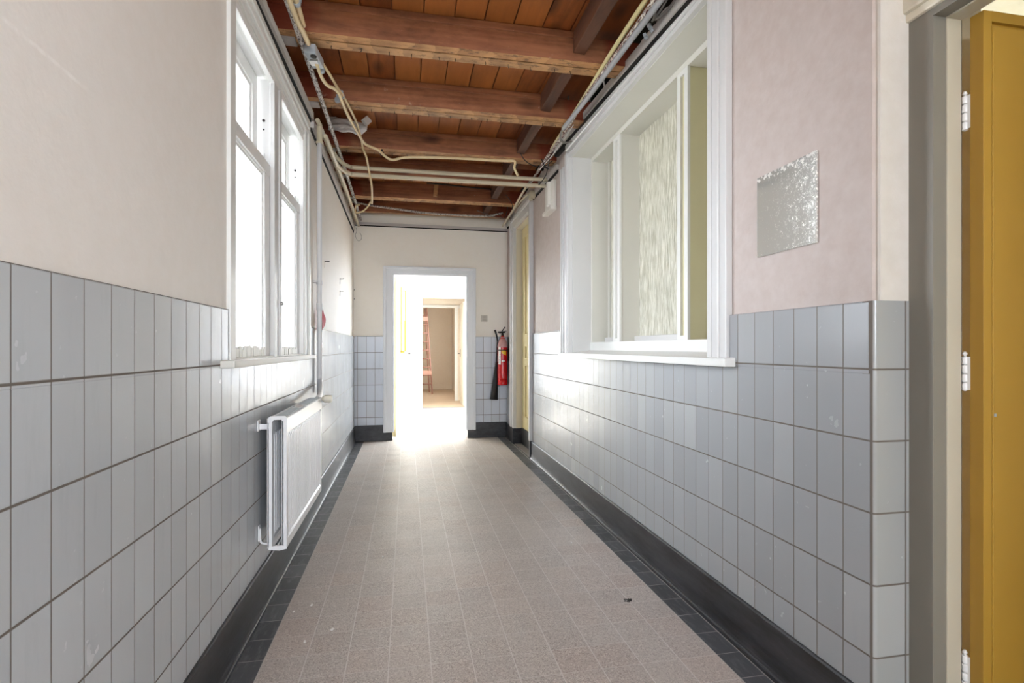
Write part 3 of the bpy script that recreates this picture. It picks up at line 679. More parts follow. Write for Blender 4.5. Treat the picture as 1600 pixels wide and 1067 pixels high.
b = B(); b.box(1.215, 1.27, 12.5, 12.58, .8, 2.1, .003); b.box(1.215, 1.27, 13.27, 13.35, .8, 2.1, .003); b.box(1.215, 1.27, 12.5, 13.35, .8, .88, .003); b.box(1.215, 1.27, 12.5, 13.35, 2.02, 2.1, .003); obj('frame', b, 'yellow', w3)
b = B(); b.box(1.25, 1.254, 12.57, 13.28, .87, 2.03); obj('pane', b, 'glass', w3)
# room behind the borrowed light and the ochre door
b = B()
b.box(1.66, 4.6, 5.2, 5.4, 0, 3.05); b.box(1.51, 4.6, -.30, -.1, 0, 3.05)
b.box(4.4, 4.6, -.3, 5.4, 0, .7); b.box(4.4, 4.6, -.3, 2.4, .7, 3.05); b.box(4.4, 4.6, 4.2, 5.4, .7, 3.05); b.box(4.4, 4.6, 2.4, 4.2, 2.3, 3.05)
struct('wall_yellow', b, 'plaster_yellow', 'pale yellow wall of the room behind the ochre door', 'wall')
b = B(); b.box(1.51, 4.6, -.3, 5.4, 3.0, 3.1); struct('ceiling', b, 'plaster_yellow', 'pale yellow ceiling above the ochre door', 'ceiling')
# courtyard ground outside
b = B(); b.box(-14, -.96, -14, 20, -.4, -.3); b.box(4.7, 18, -14, 20, -.4, -.3); b.box(1.52, 4.69, -14, -.35, -.4, -.3); b.box(-14, 18, -20, YB-.35, -.4, -.3)
struct('ground', b, plain('courtyard_paving', '#cfcac2', .8), 'pale courtyard paving outside the windows', 'ground')
# ================================================================== joists, battens and nails
JY = [2.15, 2.913, 3.673, 4.517, 5.20, 5.95, 6.62]
JL = {2: 'near reddish ceiling joist with grey switch box hanging beside it', 3: 'reddish ceiling joist above the crumpled white sheet',
      4: 'ceiling joist with the cream cable running along its far underside', 5: 'ceiling joist just above the twin cream crossing pipes',
      6: 'ceiling joist with the small wooden stub hanging in front', 7: 'ceiling joist closest to the end wall',
      1: 'ceiling joist nearest the viewpoint, one bay before the switch box joist'}
for i, y in enumerate(JY):
    z0 = 2.82+random.uniform(-.004, .004)
    t = thing('ceiling_joist', JL[i+1], 'joist', (.3, y, z0), 'ceiling joists')
    b = B(); b.box(-.78, 1.62, y, y+.062, z0, 2.962, .003)
    for f in b.bm.faces:
        if f.normal.z < -.9: f.material_index = 1
    obj('beam', b, ['joist', 'joist_under'], t)
    b = B(); b.box(-.74, 1.0, y-.012, y+.02, 2.942, ZP-.001, .002); obj('top_batten', b, 'joist', t)
    if i < 6:
        b = B(); b.box(-.62, 1.40, y+.077, y+.150, z0+.003, z0+.050, .003); obj('side_batten', b, 'batten', t, 'paler batten with old lath marks')
        for k in range(13):
            b = B(); xx = -.52+k*.135+random.uniform(-.03, .03)
            b.tube([(xx, y+.115, z0+.010), (xx+random.uniform(-.004, .004), y+.112, z0-.012), (xx+random.uniform(-.01, .01), y+.114, z0-random.uniform(.014, .024))], .0016, 5, 1)
            obj('nail', b, 'wire_dark', t)
        b = B(); b.box(-.66, -.585, y+.064, y+.15, z0-.006, z0+.03, .004); obj('mortar_pad', b, 'plaster_grey', t, 'grey mortar pad at the wall end')
# trimmer blocks closing the boards off from the dark side void
TL = ['trimmer block in the bay nearest the viewpoint', 'trimmer block between the switch-box joist and the next joist', 'trimmer block in the bay of the crumpled white sheet',
      'trimmer block behind the bent end of the crossing cable', 'trimmer block where the thin dark rod ends', 'trimmer block in the bay nearest the end wall']
for k, (a, c) in enumerate(zip(JY[:-1], JY[1:])):
    b = B(); b.prism([(.935, 2.862), (1.005, 2.855), (1.012, ZP+.02), (.935, ZP-.002)], 'Y', a+.064+.08, c-.002, .004)
    one('trimmer_block', b, 'trimmer', TL[k], 'trimmer block', 'trimmer blocks')

# ================================================================== pipes, conduits and cables
CB = 'conduit'
def nudge(pts, k):
    return [(x*k, y*k, 1.17+(z-1.17)*k) for x, y, z in pts]
b = B(); b.tube(nudge([(-.545, 1.9, 2.772), (-.541, 3.0, 2.766), (-.540, 4.4, 2.76), (-.546, 5.6, 2.75), (-.556, 6.83, 2.735)], 1.02), .0145, 12, 6, jit=.05)
one('old_conduit', b, 'mottled', 'flaking black and white conduit along the ceiling above the bright window', 'conduit')
t = thing('thick_conduit', 'thick cream conduit end with grey clip above the switch box', 'conduit', (-.515, 2.6, 2.80))
b = B(); b.tube([(-.512, 1.9, 2.805), (-.514, 2.59, 2.802), (-.516, 2.71, 2.802), (-.518, 2.83, 2.798)], .0165, 14, 4); obj('conduit_tube', b, 'cable', t)
b = B(); b.lathe([(.019, 0), (.021, .004), (.021, .022), (.019, .026)], (-.514, 2.64, 2.802), 'Y', 16); b.box(-.528, -.49, 2.645, 2.663, 2.806, 2.828, .003); obj('clip', b, 'plastic_grey', t)
b = B(); b.tube(nudge([(-.540, 2.0, 2.787), (-.536, 2.7, 2.787), (-.524, 2.86, 2.79), (-.516, 2.98, 2.79)], 0.985), .013, 10, 5); one('cable_tail', b, 'cable', 'cream cable entering the switch box from above', 'cable')
b = B(); b.tube([(-.526, 2.82, 2.792), (-.520, 2.92, 2.780), (-.512, 2.985, 2.785)], .0035, 8, 5); one('red_wire', b, 'dull_red', 'thin red wire running to the switch box', 'wire')
t = thing('switch_box', 'grey plastic switch box with dark round knob under the near joist', 'switch box', (-.503, 3.075, 2.79))
R = math.atan2(.06, .18)
def sb(cx, cy, cz, dx, dy, dz, bev=.003):
    b = B(); b.obox((-.503+math.cos(-R)*cx-math.sin(-R)*cy*-1*0+cy*-.12, 3.075+cy, 2.775+cz), (dx, dy, dz), (0, 0, -.12), bev); return b
obj('housing', sb(0, 0, 0, .062, .165, .05, .006), 'plastic_grey', t)
b = B(); b.lathe([(.0165, 0), (.0155, -.008), (.004, -.010)], (-.497, 3.022, 2.750), 'Z', 20); obj('knob', b, 'wire_dark', t, 'dark round knob')
obj('label_plate', sb(0, .028, -.0255, .044, .05, .002, .0005), 'label_white', t, 'white label plate')
obj('label_band', sb(0, -.012, -.0255, .044, .012, .002, .0005), 'wire_grey', t)
b = B(); b.tube([(-.474, 3.15, 2.785), (-.449, 3.30, 2.79), (-.422, 3.473, 2.79), (-.404, 3.556, 2.79), (-.384, 3.70, 2.79), (-.360, 3.92, 2.79), (-.352, 4.10, 2.79), (-.350, 4.30, 2.795), (-.352, 4.45, 2.79), (-.327, 4.50, 2.73), (-.322, 4.70, 2.695), (-.308, 4.85, 2.60), (-.330, 5.25, 2.56), (-.362, 5.60, 2.67), (-.405, 5.75, 2.65), (-.465, 5.85, 2.625), (-.540, 5.90, 2.615), (-.548, 5.92, 2.66), (-.535, 5.9, 2.695), (-.495, 5.88, 2.70)], .0085, 9, 5)
one('drooping_cable', b, 'cable', 'cream cable drooping from the switch box past the twin crossing pipes to a loop', 'cable')
b = B(); b.tube(nudge([(-.503, 3.16, 2.78), (-.500, 3.33, 2.785), (-.481, 3.42, 2.785), (-.447, 3.465, 2.79), (-.425, 3.533, 2.79), (-.418, 3.68, 2.79), (-.402, 3.87, 2.79), (-.372, 4.07, 2.785), (-.330, 4.38, 2.80), (-.234, 4.42, 2.773), (-.158, 4.43, 2.716), (-.107, 4.43, 2.704), (-.031, 4.44, 2.73), (.124, 4.45, 2.748), (.44, 4.45, 2.760), (.766, 4.44, 2.762), (.885, 4.43, 2.765), (.905, 4.43, 2.745), (.900, 4.43, 2.70), (.935, 4.44, 2.64)], 0.982), .0105, 10, 5)
t = one('crossing_cable', b, 'cable', 'cream cable swinging across beneath the joists to a bent end', 'cable')
for q, (c, lab) in enumerate((((-.412, 3.557, 2.79), 'grey cable clip beside the crumpled sheet joist'), ((-.447, 3.62, 2.79), 'second grey cable clip just past the first on the same joist'), ((-.20, 4.42, 2.745), 'small dark clip on the crossing cable'), ((-.482, 3.20, 2.765), 'grey clip under the end of the switch box'))):
    b = B(); b.lathe([(.0125, -.01), (.0175, -.009), (.0175, .009), (.0125, .01)], c, 'Y', 14); b.box(c[0]-.008, c[0]+.008, c[1]-.008, c[1]+.008, c[2]+.012, c[2]+.034, .002)
    one('cable_clip', b, 'plastic_grey' if q != 2 else 'wire_dark', lab, 'cable clip', 'cable clips')
# conduits along the window wall
b = B(); b.tube([(-.618, 3.92, 2.770), (-.617, 4.4, 2.775), (-.616, 5.2, 2.772), (-.617, 6.0, 2.765), (-.618, 6.84, 2.74)], .0155, 12, 6)
one('wall_conduit', b, CB, 'cream conduit hugging the wall from the riser pipe to the end wall', 'conduit', 'cream conduits on the window wall')
b = B(); b.tube([(-.585, 4.06, 2.715), (-.578, 4.5, 2.70), (-.577, 5.2, 2.70), (-.585, 6.0, 2.70), (-.592, 6.84, 2.69)], .0155, 12, 6)
one('wall_conduit', b, CB, 'lower cream conduit running beside the one that hugs the wall', 'conduit', 'cream conduits on the window wall')
# white riser
t = thing('riser_pipe', 'white vertical heating riser pipe beside the bright window', 'pipe', (-.617, 4.00, .86))
b = B(); b.tube([(-.617, 4.00, 2.68), (-.617, 4.00, .985), (-.615, 4.00, .945), (-.600, 3.94, .905), (-.575, 3.76, .865), (-.562, 3.62, .848), (-.560, 3.57, .845)], .0175, 14, 5); obj('pipe', b, 'pipe_white', t)
b = B(); b.lathe([(.0195, 0), (.0195, .11), (.016, .125), (.010, .13)], (-.617, 4.00, 2.655), 'Z', 16); b.lathe([(.020, 0), (.026, .004), (.026, .014), (.020, .018)], (-.617, 4.00, 2.635), 'Z', 16); obj('cap', b, 'conduit', t, 'cream sleeve at the pipe top')
b = B(); b.lathe([(.0185, 0), (.0215, .004), (.0215, .05), (.0185, .054)], (-.617, 4.00, 1.435), 'Z', 16); obj('coupling', b, 'pipe_white', t)
b = B(); b.lathe([(.019, 0), (.0215, .003), (.0215, .026), (.019, .03)], (-.617, 4.00, 1.622), 'Z', 16); b.box(-.6545, -.625, 3.94, 4.00, 1.63, 1.645, .003); obj('bracket', b, 'pipe_white', t)
def crescent(u, v):
    w = math.sin(math.pi*min(max(v, 0), 1))
    return (-.612+.014*w*(1-abs(2*u-1)**2*.4)+.003*math.sin(9*v+5*u), 4.06+.13*u*(.25+.75*w)+.006*math.sin(13*v), 1.295+.165*v)
b = B(); b.grid(crescent, 12, 18, (-.004, -.004, 0), True); b.tube([(-.6455, 4.07, 1.305), (-.625, 4.075, 1.305), (-.612, 4.08, 1.31)], .003, 6, 3)
one('red_plastic_strip', b, 'dull_red', 'crumpled red plastic strip tucked behind the white riser pipe', 'plastic strip')
# twin pipes crossing
for z, lab, yy in ((2.742, 'upper of the twin cream pipes crossing the corridor', 4.80), (2.688, 'lower of the twin cream pipes crossing the corridor', 4.82)):
    b = B(); b.tube([(-.590, yy-.24, z-.006+.03), (-.555, yy-.13, z+.005), (-.50, yy-.03, z), (-.40, yy, z), (.3, yy, z), (1.0, yy, z), (1.297, yy, z)], .0175, 14, 5)
    one('crossing_pipe', b, CB, lab, 'pipe', 'twin crossing pipes')
# right-hand bundle
b = B(); b.tube(nudge([(1.09, 1.7, 2.80), (1.098, 2.31, 2.80), (1.107, 2.72, 2.80), (1.127, 3.19, 2.80), (1.150, 3.80, 2.80), (1.163, 4.20, 2.80)], 1.0), .0125, 12, 5); one('yellowed_conduit', b, 'conduit_yellow', 'yellowed cream conduit in the bundle above the borrowed-light window', 'conduit')
b = B(); b.tube(nudge([(1.140, 1.7, 2.803), (1.138, 2.31, 2.80), (1.142, 2.77, 2.80), (1.140, 3.0, 2.798), (1.143, 3.35, 2.80), (1.170, 3.84, 2.80), (1.176, 4.35, 2.80), (1.192, 4.84, 2.80), (1.200, 5.25, 2.80)], .983), .0125, 12, 6, jit=.12); one('peeling_conduit', b, 'mottled_red', 'peeling red-brown conduit with white flakes above the borrowed-light window', 'conduit')
b = B(); b.tube(nudge([(1.168, 1.7, 2.792), (1.160, 2.30, 2.79), (1.150, 2.76, 2.785), (1.146, 3.23, 2.785), (1.130, 3.75, 2.785)], 0.965), .0155, 12, 5); one('grey_conduit', b, 'conduit_grey', 'smooth grey conduit that ends bent above the borrowed-light window', 'conduit')
b = B(); b.tube(nudge([(1.130, 3.75, 2.783), (1.126, 3.80, 2.772), (1.140, 3.86, 2.752), (1.19, 3.92, 2.748), (1.25, 3.93, 2.765)], 0.965), .0075, 9, 5); one('curled_cable', b, 'wire_grey', 'grey cable curling out of the grey conduit end', 'cable')
b = B(); b.tube([(1.24+.085*math.sin(a*.42), 3.72+.02*math.cos(a*.5), 2.99+.105*math.cos(a*.42)) for a in range(-7, 8)], .0045, 8, 3); one('cable_loop', b, 'wire_grey', 'thin grey cable looped in the dark void above the window', 'cable')
b = B(); b.tube([(1.262, 3.28, 2.98), (1.264, 3.285, 2.93), (1.278, 3.30, 2.855)], .004, 8, 4); one('hanging_wire', b, 'label_white', 'short white wire hanging over the plaster edge above the window', 'wire')
t = thing('cable_connector', 'grey knotted cable with terminal blocks at the top of the borrowed-light window', 'connector', (1.22, 2.42, 2.80))
b = B(); b.tube([(1.19, 2.25, 2.83), (1.185, 2.36, 2.82), (1.205, 2.44, 2.80), (1.24, 2.38, 2.81), (1.26, 2.28, 2.83), (1.255, 2.2, 2.84)], .007, 9, 5); b.tube([(1.21, 2.25, 2.85), (1.215, 2.38, 2.82), (1.20, 2.46, 2.80)], .006, 8, 5); obj('cable', b, 'wire_grey', t)
b = B()
for q in range(5): b.obox((1.205+.012*(q % 3), 2.50+.02*(q//3)+.01*q, 2.805-.006*q), (.014, .02, .016), (.3*q, .4*q, .2), .003)
obj('terminal_block', b, 'plastic_grey', t)
# tangle above the junction box
for q, (pts, r_, mt, lab) in enumerate((
    ([(1.20, 4.25, 2.82), (1.215, 4.45, 2.80), (1.24, 4.60, 2.79), (1.255, 4.72, 2.76), (1.25, 4.85, 2.74), (1.24, 4.93, 2.73)], .004, 'wire_dark', 'black wire running down to the twin pipe ends'),
    ([(.95, 4.42, 2.83), (1.0, 4.47, 2.79), (1.07, 4.5, 2.765), (1.14, 4.52, 2.76), (1.20, 4.5, 2.77), (1.245, 4.46, 2.80)], .004, 'wire_dark', 'dark wire sagging from the bent cable end to the conduits'),
    ([(1.24, 3.85, 2.86), (1.23, 4.1, 2.83), (1.215, 4.4, 2.81), (1.19, 4.7, 2.80)], .003, 'label_white', 'thin pale wire slanting down beside the peeling conduit'),
    ([(1.28, 4.0, 2.868), (1.25, 4.3, 2.84), (1.225, 4.55, 2.815)], .003, 'wire_grey', 'thin grey wire slanting over the plaster edge'),
    ([(1.17, 4.55, 2.84), (1.21, 4.6, 2.80), (1.235, 4.58, 2.77), (1.22, 4.52, 2.75), (1.19, 4.56, 2.77), (1.205, 4.63, 2.80)], .005, 'wire_dark', 'black knotted wire above the twin pipe ends'),
    ([(1.10, 6.45, 2.83), (1.15, 6.5, 2.80), (1.19, 6.55, 2.79), (1.215, 6.50, 2.84), (1.21, 6.35, 2.90), (1.18, 6.2, 2.93)], .004, 'wire_dark', 'dark wire coil in the corner above the extinguisher'),
    ([(.85, 6.52, 2.87), (.98, 6.54, 2.83), (1.10, 6.56, 2.80), (1.19, 6.55, 2.795)], .0035, 'wire_grey', 'loose grey wire under the last joist'),
    ([(1.1, 5.9, 2.90), (1.14, 5.95, 2.88), (1.19, 6.0, 2.83), (1.205, 6.05, 2.78)], .004, 'wire_dark', 'short dark wire drooping from the stub joist'))):
    b = B(); b.tube(nudge(pts, (.970, .985, .960, 1., .955, 1., .985, .975)[q]), r_, 7, 5); one('loose_wire', b, mt, lab, 'wire', 'loose wires')
t = thing('junction_box', 'round cream junction box at the end of the twin crossing pipes', 'junction box', (1.262, 5.30, 2.70))
b = B(); b.lathe([(.040, 0), (.042, .006), (.042, .045), (.034, .055), (.010, .058)], (1.285, 5.28, 2.735), 'X', 24)
for v in b.bm.verts: v.co.x = 1.285-(v.co.x-1.285)
bmesh.ops.reverse_faces(b.bm, faces=b.bm.faces[:]); obj('housing', b, 'conduit', t)
b = B(); b.lathe([(.018, 0), (.020, .004), (.020, .03)], (1.245, 5.28, 2.678), 'Z', 16); b.tube([(1.235, 5.24, 2.700), (1.22, 5.28, 2.70), (1.235, 5.32, 2.700)], .004, 6, 4); obj('gland', b, 'conduit', t)
b = B(); b.tube([(1.195, 4.98, 2.81), (1.20, 5.30, 2.815), (1.205, 5.69, 2.80), (1.215, 6.1, 2.775), (1.225, 6.80, 2.76)], .0125, 12, 5); one('corner_conduit', b, CB, 'cream conduit from the junction box to the extinguisher corner', 'conduit')
b = B(); b.tube([(1.235, 5.35, 2.765), (1.24, 5.8, 2.80), (1.245, 6.3, 2.80), (1.25, 6.8, 2.785)], .011, 12, 5); one('corner_conduit', b, CB, 'second cream conduit, closer to the cream door batten', 'conduit')
b = B(); b.tube([(-.645, 6.50, 2.925), (-.56, 6.555, 2.925), (-.43, 6.56, 2.905), (-.22, 6.56, 2.885), (.18, 6.56, 2.848), (.66, 6.56, 2.838), (1.0, 6.56, 2.848), (1.10, 6.55, 2.868), (1.18, 6.53, 2.885)], .0125, 12, 5)
for v in b.bm.verts: v.co.z -= .028
one('sagging_conduit', b, 'mottled', 'flaking pale conduit sagging across in front of the end wall top', 'conduit')
b = B(); b.prism([(.297, 2.985), (.345, 2.985), (.327, 2.842), (.284, 2.850)], 'Y', 5.90, 5.949, .004); one('wooden_stub', b, 'batten', 'small wooden stub hanging in front of the joist near the end wall', 'wood block')
b = B(); b.tube([(.21, 5.83, 2.958), (.30, 5.84, 2.962), (.70, 5.845, 2.945), (.925, 5.85, 2.938)], .008, 8, 4); one('dark_rod', b, 'dark_steel', 'thin dark rod running sideways from the wooden stub', 'rod')
def sheet(u, v):
    x = -.60+.285*u; e = .5+.5*math.sin(math.pi*min(1, u*1.15))
    z = 2.915+.012*math.sin(6*u)+(v-.5)*(.05+.115*e*(1-.5*u))
    y = 4.33+.018*math.sin(11*u+4*v)+.014*math.sin(17*v-6*u)+.05*(v-.5)
    return (x, y, z+.012*math.sin(13*u+3*v)*(1 if v in (0, 1) else .4))
b = B(); b.grid(sheet, 16, 9, (.004, .022, .004)); one('white_sheet', b, 'paper', 'crumpled white sheet stuffed between two joists above the window wall', 'sheet')
b = B(); b.obox((-.312, 4.29, 2.945), (.055, .055, .05), (.2, .7, .5), .004); one('plaster_lump', b, 'paper', 'angular white plaster lump beside the crumpled sheet', 'plaster lump')

# ================================================================== radiator
t = thing('panel_radiator', 'white double panel radiator with ribbed front on the tiled wall', 'radiator', (-.54, 2.78, .36))
RY_0, RY_1, RB, RT = 2.49, 3.46, .285, .858
XFR, XBK = -.522, -.583
def panel(xf, dep):
    def f(u, v):
        y = RY_0+.003+(RY_1-RY_0-.006)*u; z = RB+(RT-RB)*v
        ph = (y-RY_0-.03)/.0333; fr = ph-math.floor(ph)
        if not RY_0+.03 < y < RY_1-.03 or not .074 < v < .876: return (xf, y, z)
        if not .099 < v < .846: return (xf-dep*.35, y, z)
        return (xf-dep*(1-max(0., min(1., (abs(fr-.5)-.25)/.07))), y, z)
    b = B(); n = 520; vs = [0, .06, .075, .10, .845, .875, .89, 1.]
    bm2 = bmesh.new(); V = [[bm2.verts.new(f(i/n, v)) for v in vs] for i in range(n+1)]
    for i in range(n):
        for j in range(len(vs)-1): bm2.faces.new((V[i][j], V[i+1][j], V[i+1][j+1], V[i][j+1]))
    bmesh.ops.recalc_face_normals(bm2, faces=bm2.faces[:]); b.merge(bm2)
    b.box(xf-.0205, xf-.019, RY_0, RY_1, RB, RT); b.box(xf-.014, xf-.0004, RY_0, RY_0+.006, RB-.006, RT, .0015); b.box(xf-.014, xf-.0004, RY_1-.006, RY_1, RB-.006, RT, .0015)
    b.box(xf-.014, xf-.0004, RY_0, RY_1, RB-.002, RB+.003); b.box(xf-.014, xf-.0004, RY_0, RY_1, RT-.003, RT)
    return b
b = panel(XFR, .018); b.box(XFR-.004, XFR+.002, RY_0, RY_1, RT-.066, RT, .002); obj('front_panel', b, 'radiator', t)
obj('back_panel', panel(XBK, .010), 'radiator', t)
b = B(); b.box(XBK-.004, XFR-.010, RY_0, RY_1, RT-.003, RT+.002)
for k in range(30): yy = RY_0+.02+k*.0315; b.box(XBK+.002, XFR-.018, yy, yy+.018, RT+.001, RT+.004)
obj('top_grille', b, 'grille', t)
b = B(); b.prism([(XBK-.016, RT-.02), (XBK-.016, RT+.002), (XBK-.008, RT+.009), (XFR-.006, RT+.009), (XFR+.002, RT+.002), (XFR+.002, RT-.02), (XFR-.012, RT-.016), (XFR-.022, RT-.006), (XBK+.008, RT-.006), (XBK, RT-.016)], 'Y', RY_0-.002, RY_0+.005); obj('end_strap', b, 'radiator', t)
b = B(); b.prism([(XBK-.014, RB-.004), (XBK-.014, RB+.006), (XBK+.01, RB+.012), (XFR-.02, RB+.012), (XFR, RB+.006), (XFR, RB-.004), (XFR-.03, RB-.010)], 'Y', RY_0-.002, RY_0+.006); obj('end_strap', b, 'radiator', t)
b = B(); b.box(-.6442, XBK-.010, RY_0+.016, RY_0+.022, .808, .832, .002); b.box(-.6442, -.638, RY_0-.004, RY_0+.036, .802, .85, .002); obj('wall_bracket', b, 'radiator', t)
b = B(); b.tube([(-.637, RY_0+.02, RB+.085), (-.636, RY_0+.02, RB+.04), (-.628, RY_0+.02, RB+.020), (XBK-.012, RY_0+.02, RB+.014)], .0045, 8, 4); b.box(-.6442, -.638, RY_0+.010, RY_0+.035, RB+.03, RB+.10, .003); obj('wall_bracket', b, 'radiator', t)
b = B(); b.box(-.6442, XBK-.010, RY_1-.06, RY_1-.05, .808, .832, .002); obj('wall_bracket', b, 'radiator', t)
b = B(); b.lathe([(.011, 0), (.012, .002), (.012, .008), (.020, .011), (.0245, .018), (.0245, .052), (.021, .062), (.006, .064)], (-.530, RY_1+.06, .845), 'X', 24); obj('thermostat_knob', b, plain('ivory_plastic', '#e8e3d2', .4), t, 'ivory thermostat knob')
b = B(); b.tube([(-.560, RY_1-.02, .845), (-.560, RY_1+.12, .845)], .010, 12, 1); b.lathe([(.015, 0), (.016, .004), (.016, .024), (.015, .028)], (-.560, RY_1+.085, .845), 'Y', 8); b.tube([(-.568, RY_1+.06, .845), (-.528, RY_1+.06, .845)], .0115, 12, 1); obj('valve', b, 'steel', t, 'chrome valve body')
b = B(); b.tube([(-.552, RY_1+.015, .84), (-.552, RY_1+.02, .80), (-.552, RY_1+.02, .48), (-.545, RY_1+.03, .42), (-.548, RY_1+.05, .385), (-.575, RY_1+.02, .335), (-.600, RY_1, .29), (-.612, RY_1-.02, .25), (-.627, RY_1-.05, .222)], .0095, 12, 5); obj('return_pipe', b, 'pipe_white', t)
b = B(); b.grid(lambda u, v: (-.576+.045*v+.010*math.sin(7*u), 2.86+.13*u+.02*math.sin(5*v), RT+.0045+.010*math.sin(math.pi*u)*(.4+.6*v)), 10, 8, (0, 0, .0016), True)
one('paper_scrap', b, 'label_white', 'curled white paper scrap lying on top of the radiator', 'paper')

# ================================================================== fire extinguisher in the end corner
EX, EY = 1.205, 6.70
t = thing('fire_extinguisher', 'red fire extinguisher with black horn hung in the tiled corner', 'fire extinguisher', (EX, EY, .69))
b = B(); b.lathe([(.045, 0), (.062, .002), (.0635, .010), (.0635, .085)], (EX, EY, .688), 'Z', 32); b.lathe([(.0635, 0), (.0645, .003), (.0645, .008), (.0635, .012), (.0635, .405), (.062, .43), (.052, .475), (.036, .512), (.022, .535), (.018, .550)], (EX, EY, .772), 'Z', 32); obj('cylinder', b, 'red', t)
b = B(); b.lathe([(.0643, 0), (.0643, .004), (.0625, .030), (.0525, .074), (.0365, .111), (.0228, .134)], (EX, EY, 1.172), 'Z', 32); obj('shoulder', b, 'red_pale', t, 'pinkish shoulder')  # shoulder coloured paler and pinker than the cylinder
b = B(); b.lathe([(.016, 0), (.018, .003), (.018, .020), (.013, .024), (.013, .045)], (EX, EY, 1.32), 'Z', 18); b.tube([(EX-.045, EY-.005, 1.362), (EX+.035, EY-.005, 1.366)], .009, 10, 1); obj('valve', b, 'dark_steel', t)
b = B(); b.obox((EX+.008, EY-.01, 1.378), (.085, .018, .008), (0, -.12, 0), .003); b.obox((EX+.012, EY-.01, 1.408), (.07, .018, .012), (0, -.95, 0), .003); b.lathe([(.010, 0), (.010, .02)], (EX-.015, EY-.012, 1.37), 'Y', 12); obj('squeeze_handle', b, 'black_rubber', t)
b = B(); b.tube([(EX-.035, EY-.005, 1.362), (EX-.052, EY-.03, 1.37), (EX-.062, EY-.04, 1.36)], .008, 10, 4)
b.tube([(EX-.105, EY-.03, 1.395), (EX-.080, EY-.02, 1.32), (EX-.058, EY+.03, 1.24)], .013, 12, 4, r_end=.009)
b.tube([(EX-.058, EY+.03, 1.24), (EX-.062, EY+.065, 1.10), (EX-.07, EY+.06, .96)], .010, 12, 4); obj('hose', b, 'black_rubber', t)
b = B(); b.tube([(EX-.066, EY+.05, .99), (EX-.106, EY+.03, .50)], .017, 18, 1, r_end=.052); obj('horn', b, 'black_rubber', t)
b = B(); b.grid(lambda u, v: (EX+.0648*math.sin(-1.15+.62*u), EY-.0648*math.cos(-1.15+.62*u), .955+.225*v), 8, 1, None, True); obj('instruction_label', b, 'label_white', t, 'white instruction label')
b = B(); b.grid(lambda u, v: (EX+.0652*math.sin(-.35+.62*u), EY-.0652*math.cos(-.35+.62*u), .99+.018*v), 6, 1, None, True); obj('small_label', b, 'label_white', t, 'small white label')
b = B()
for q in range(9):
    a0 = -1.08+.045*(q % 3)+.2*(q // 3 % 2); zz = .975+.021*q
    b.grid(lambda u, v, a0=a0, zz=zz: (EX+.0653*math.sin(a0+.22*u), EY-.0653*math.cos(a0+.22*u), zz+.004*v), 3, 1)
obj('label_print', b, 'wire_grey', t, 'grey lines of print')
b = B(); b.grid(lambda u, v: (EX+.0650*math.sin(-.38+.95*u), EY-.0650*math.cos(-.38+.95*u), 1.10-.032*u+.052*v), 8, 1, None, True); obj('inspection_sticker', b, 'sticker', t, 'yellow inspection sticker')
b = B(); b.box(EX+.05, 1.285, EY-.02, EY+.02, 1.12, 1.15, .002); b.box(1.278, 1.2862, EY-.03, EY+.03, 1.0, 1.30, .002); b.lathe([(.0660, 0), (.0660, .012)], (EX, EY, 1.13), 'Z', 32); obj('wall_bracket', b, 'dark_steel', t)

# ================================================================== small things on the walls
t = thing('light_switch', 'small beige double switch on the end wall beside the doorway', 'switch', (.985, YE, 1.535))
b = B(); b.box(.945, 1.031, YE-.010, YE, 1.508, 1.592, .003); obj('cover_plate', b, plain('switch_beige', '#c9c2b6', .45), t)
for z0 in (1.553, 1.516): b = B(); b.box(.963, 1.013, YE-.015, YE-.008, z0, z0+.032, .002); obj('rocker', b, plain('rocker_beige', '#b8b0a3', .4), t)
t = thing('wall_box', 'slim white wall box with rounded ridge above the tiles beside the cream door', 'wall box', (1.27, 4.62, 2.42))
b = B(); b.box(1.268, 1.300, 4.53, 4.80, 2.415, 2.665, .006); obj('back_box', b, 'plastic_white', t)
b = B(); b.prism([(1.268+.0, 4.60), (1.245, 4.615), (1.238, 4.645), (1.245, 4.675), (1.268, 4.69)], 'Z', 2.455, 2.665, .004); obj('ridge', b, 'plastic_white', t)
b = B(); b.box(1.242, 1.300, 4.52, 4.81, 2.395, 2.425, .005); obj('lower_lip', b, 'plastic_white', t)
b = B(); b.box(1.292, 1.2985, 1.479, 1.775, 1.508, 1.806, .0012); one('wall_mirror', b, 'mirror', 'frameless square mirror with worn speckled silvering on the pinkish wall', 'mirror')
NL = ['dark screw hook high beside the riser pipe', 'upper of two dark screw hooks near the corner', 'lower of two dark screw hooks near the corner']
for (y, z), lab in zip(((4.50, 1.866), (5.49, 1.85), (5.49, 1.73)), NL):
    b = B(); b.tube([(-.660, y, z), (-.625, y, z+.001), (-.617, y, z+.006)], .003, 8, 3); b.lathe([(.008, 0), (.008, .003)], (-.655, y, z), 'X', 12); b.tube([(-.652, y, z), (-.6545, y, z-.05)], .0012, 5, 1)
    one('screw_hook', b, 'wire_dark', lab, 'hook', 'screw hooks on the window wall')
for z, lab in ((1.886, 'upper dark screw in the corner of the end wall'), (1.774, 'lower dark screw in the corner of the end wall')):
    b = B(); b.tube([(-.640, YE+.003, z), (-.640, YE-.030, z)], .003, 8, 1); b.lathe([(.006, 0), (.006, .003)], (-.640, YE-.033, z), 'Y', 10); one('corner_screw', b, 'wire_dark', lab, 'screw', 'screws in the end corner')
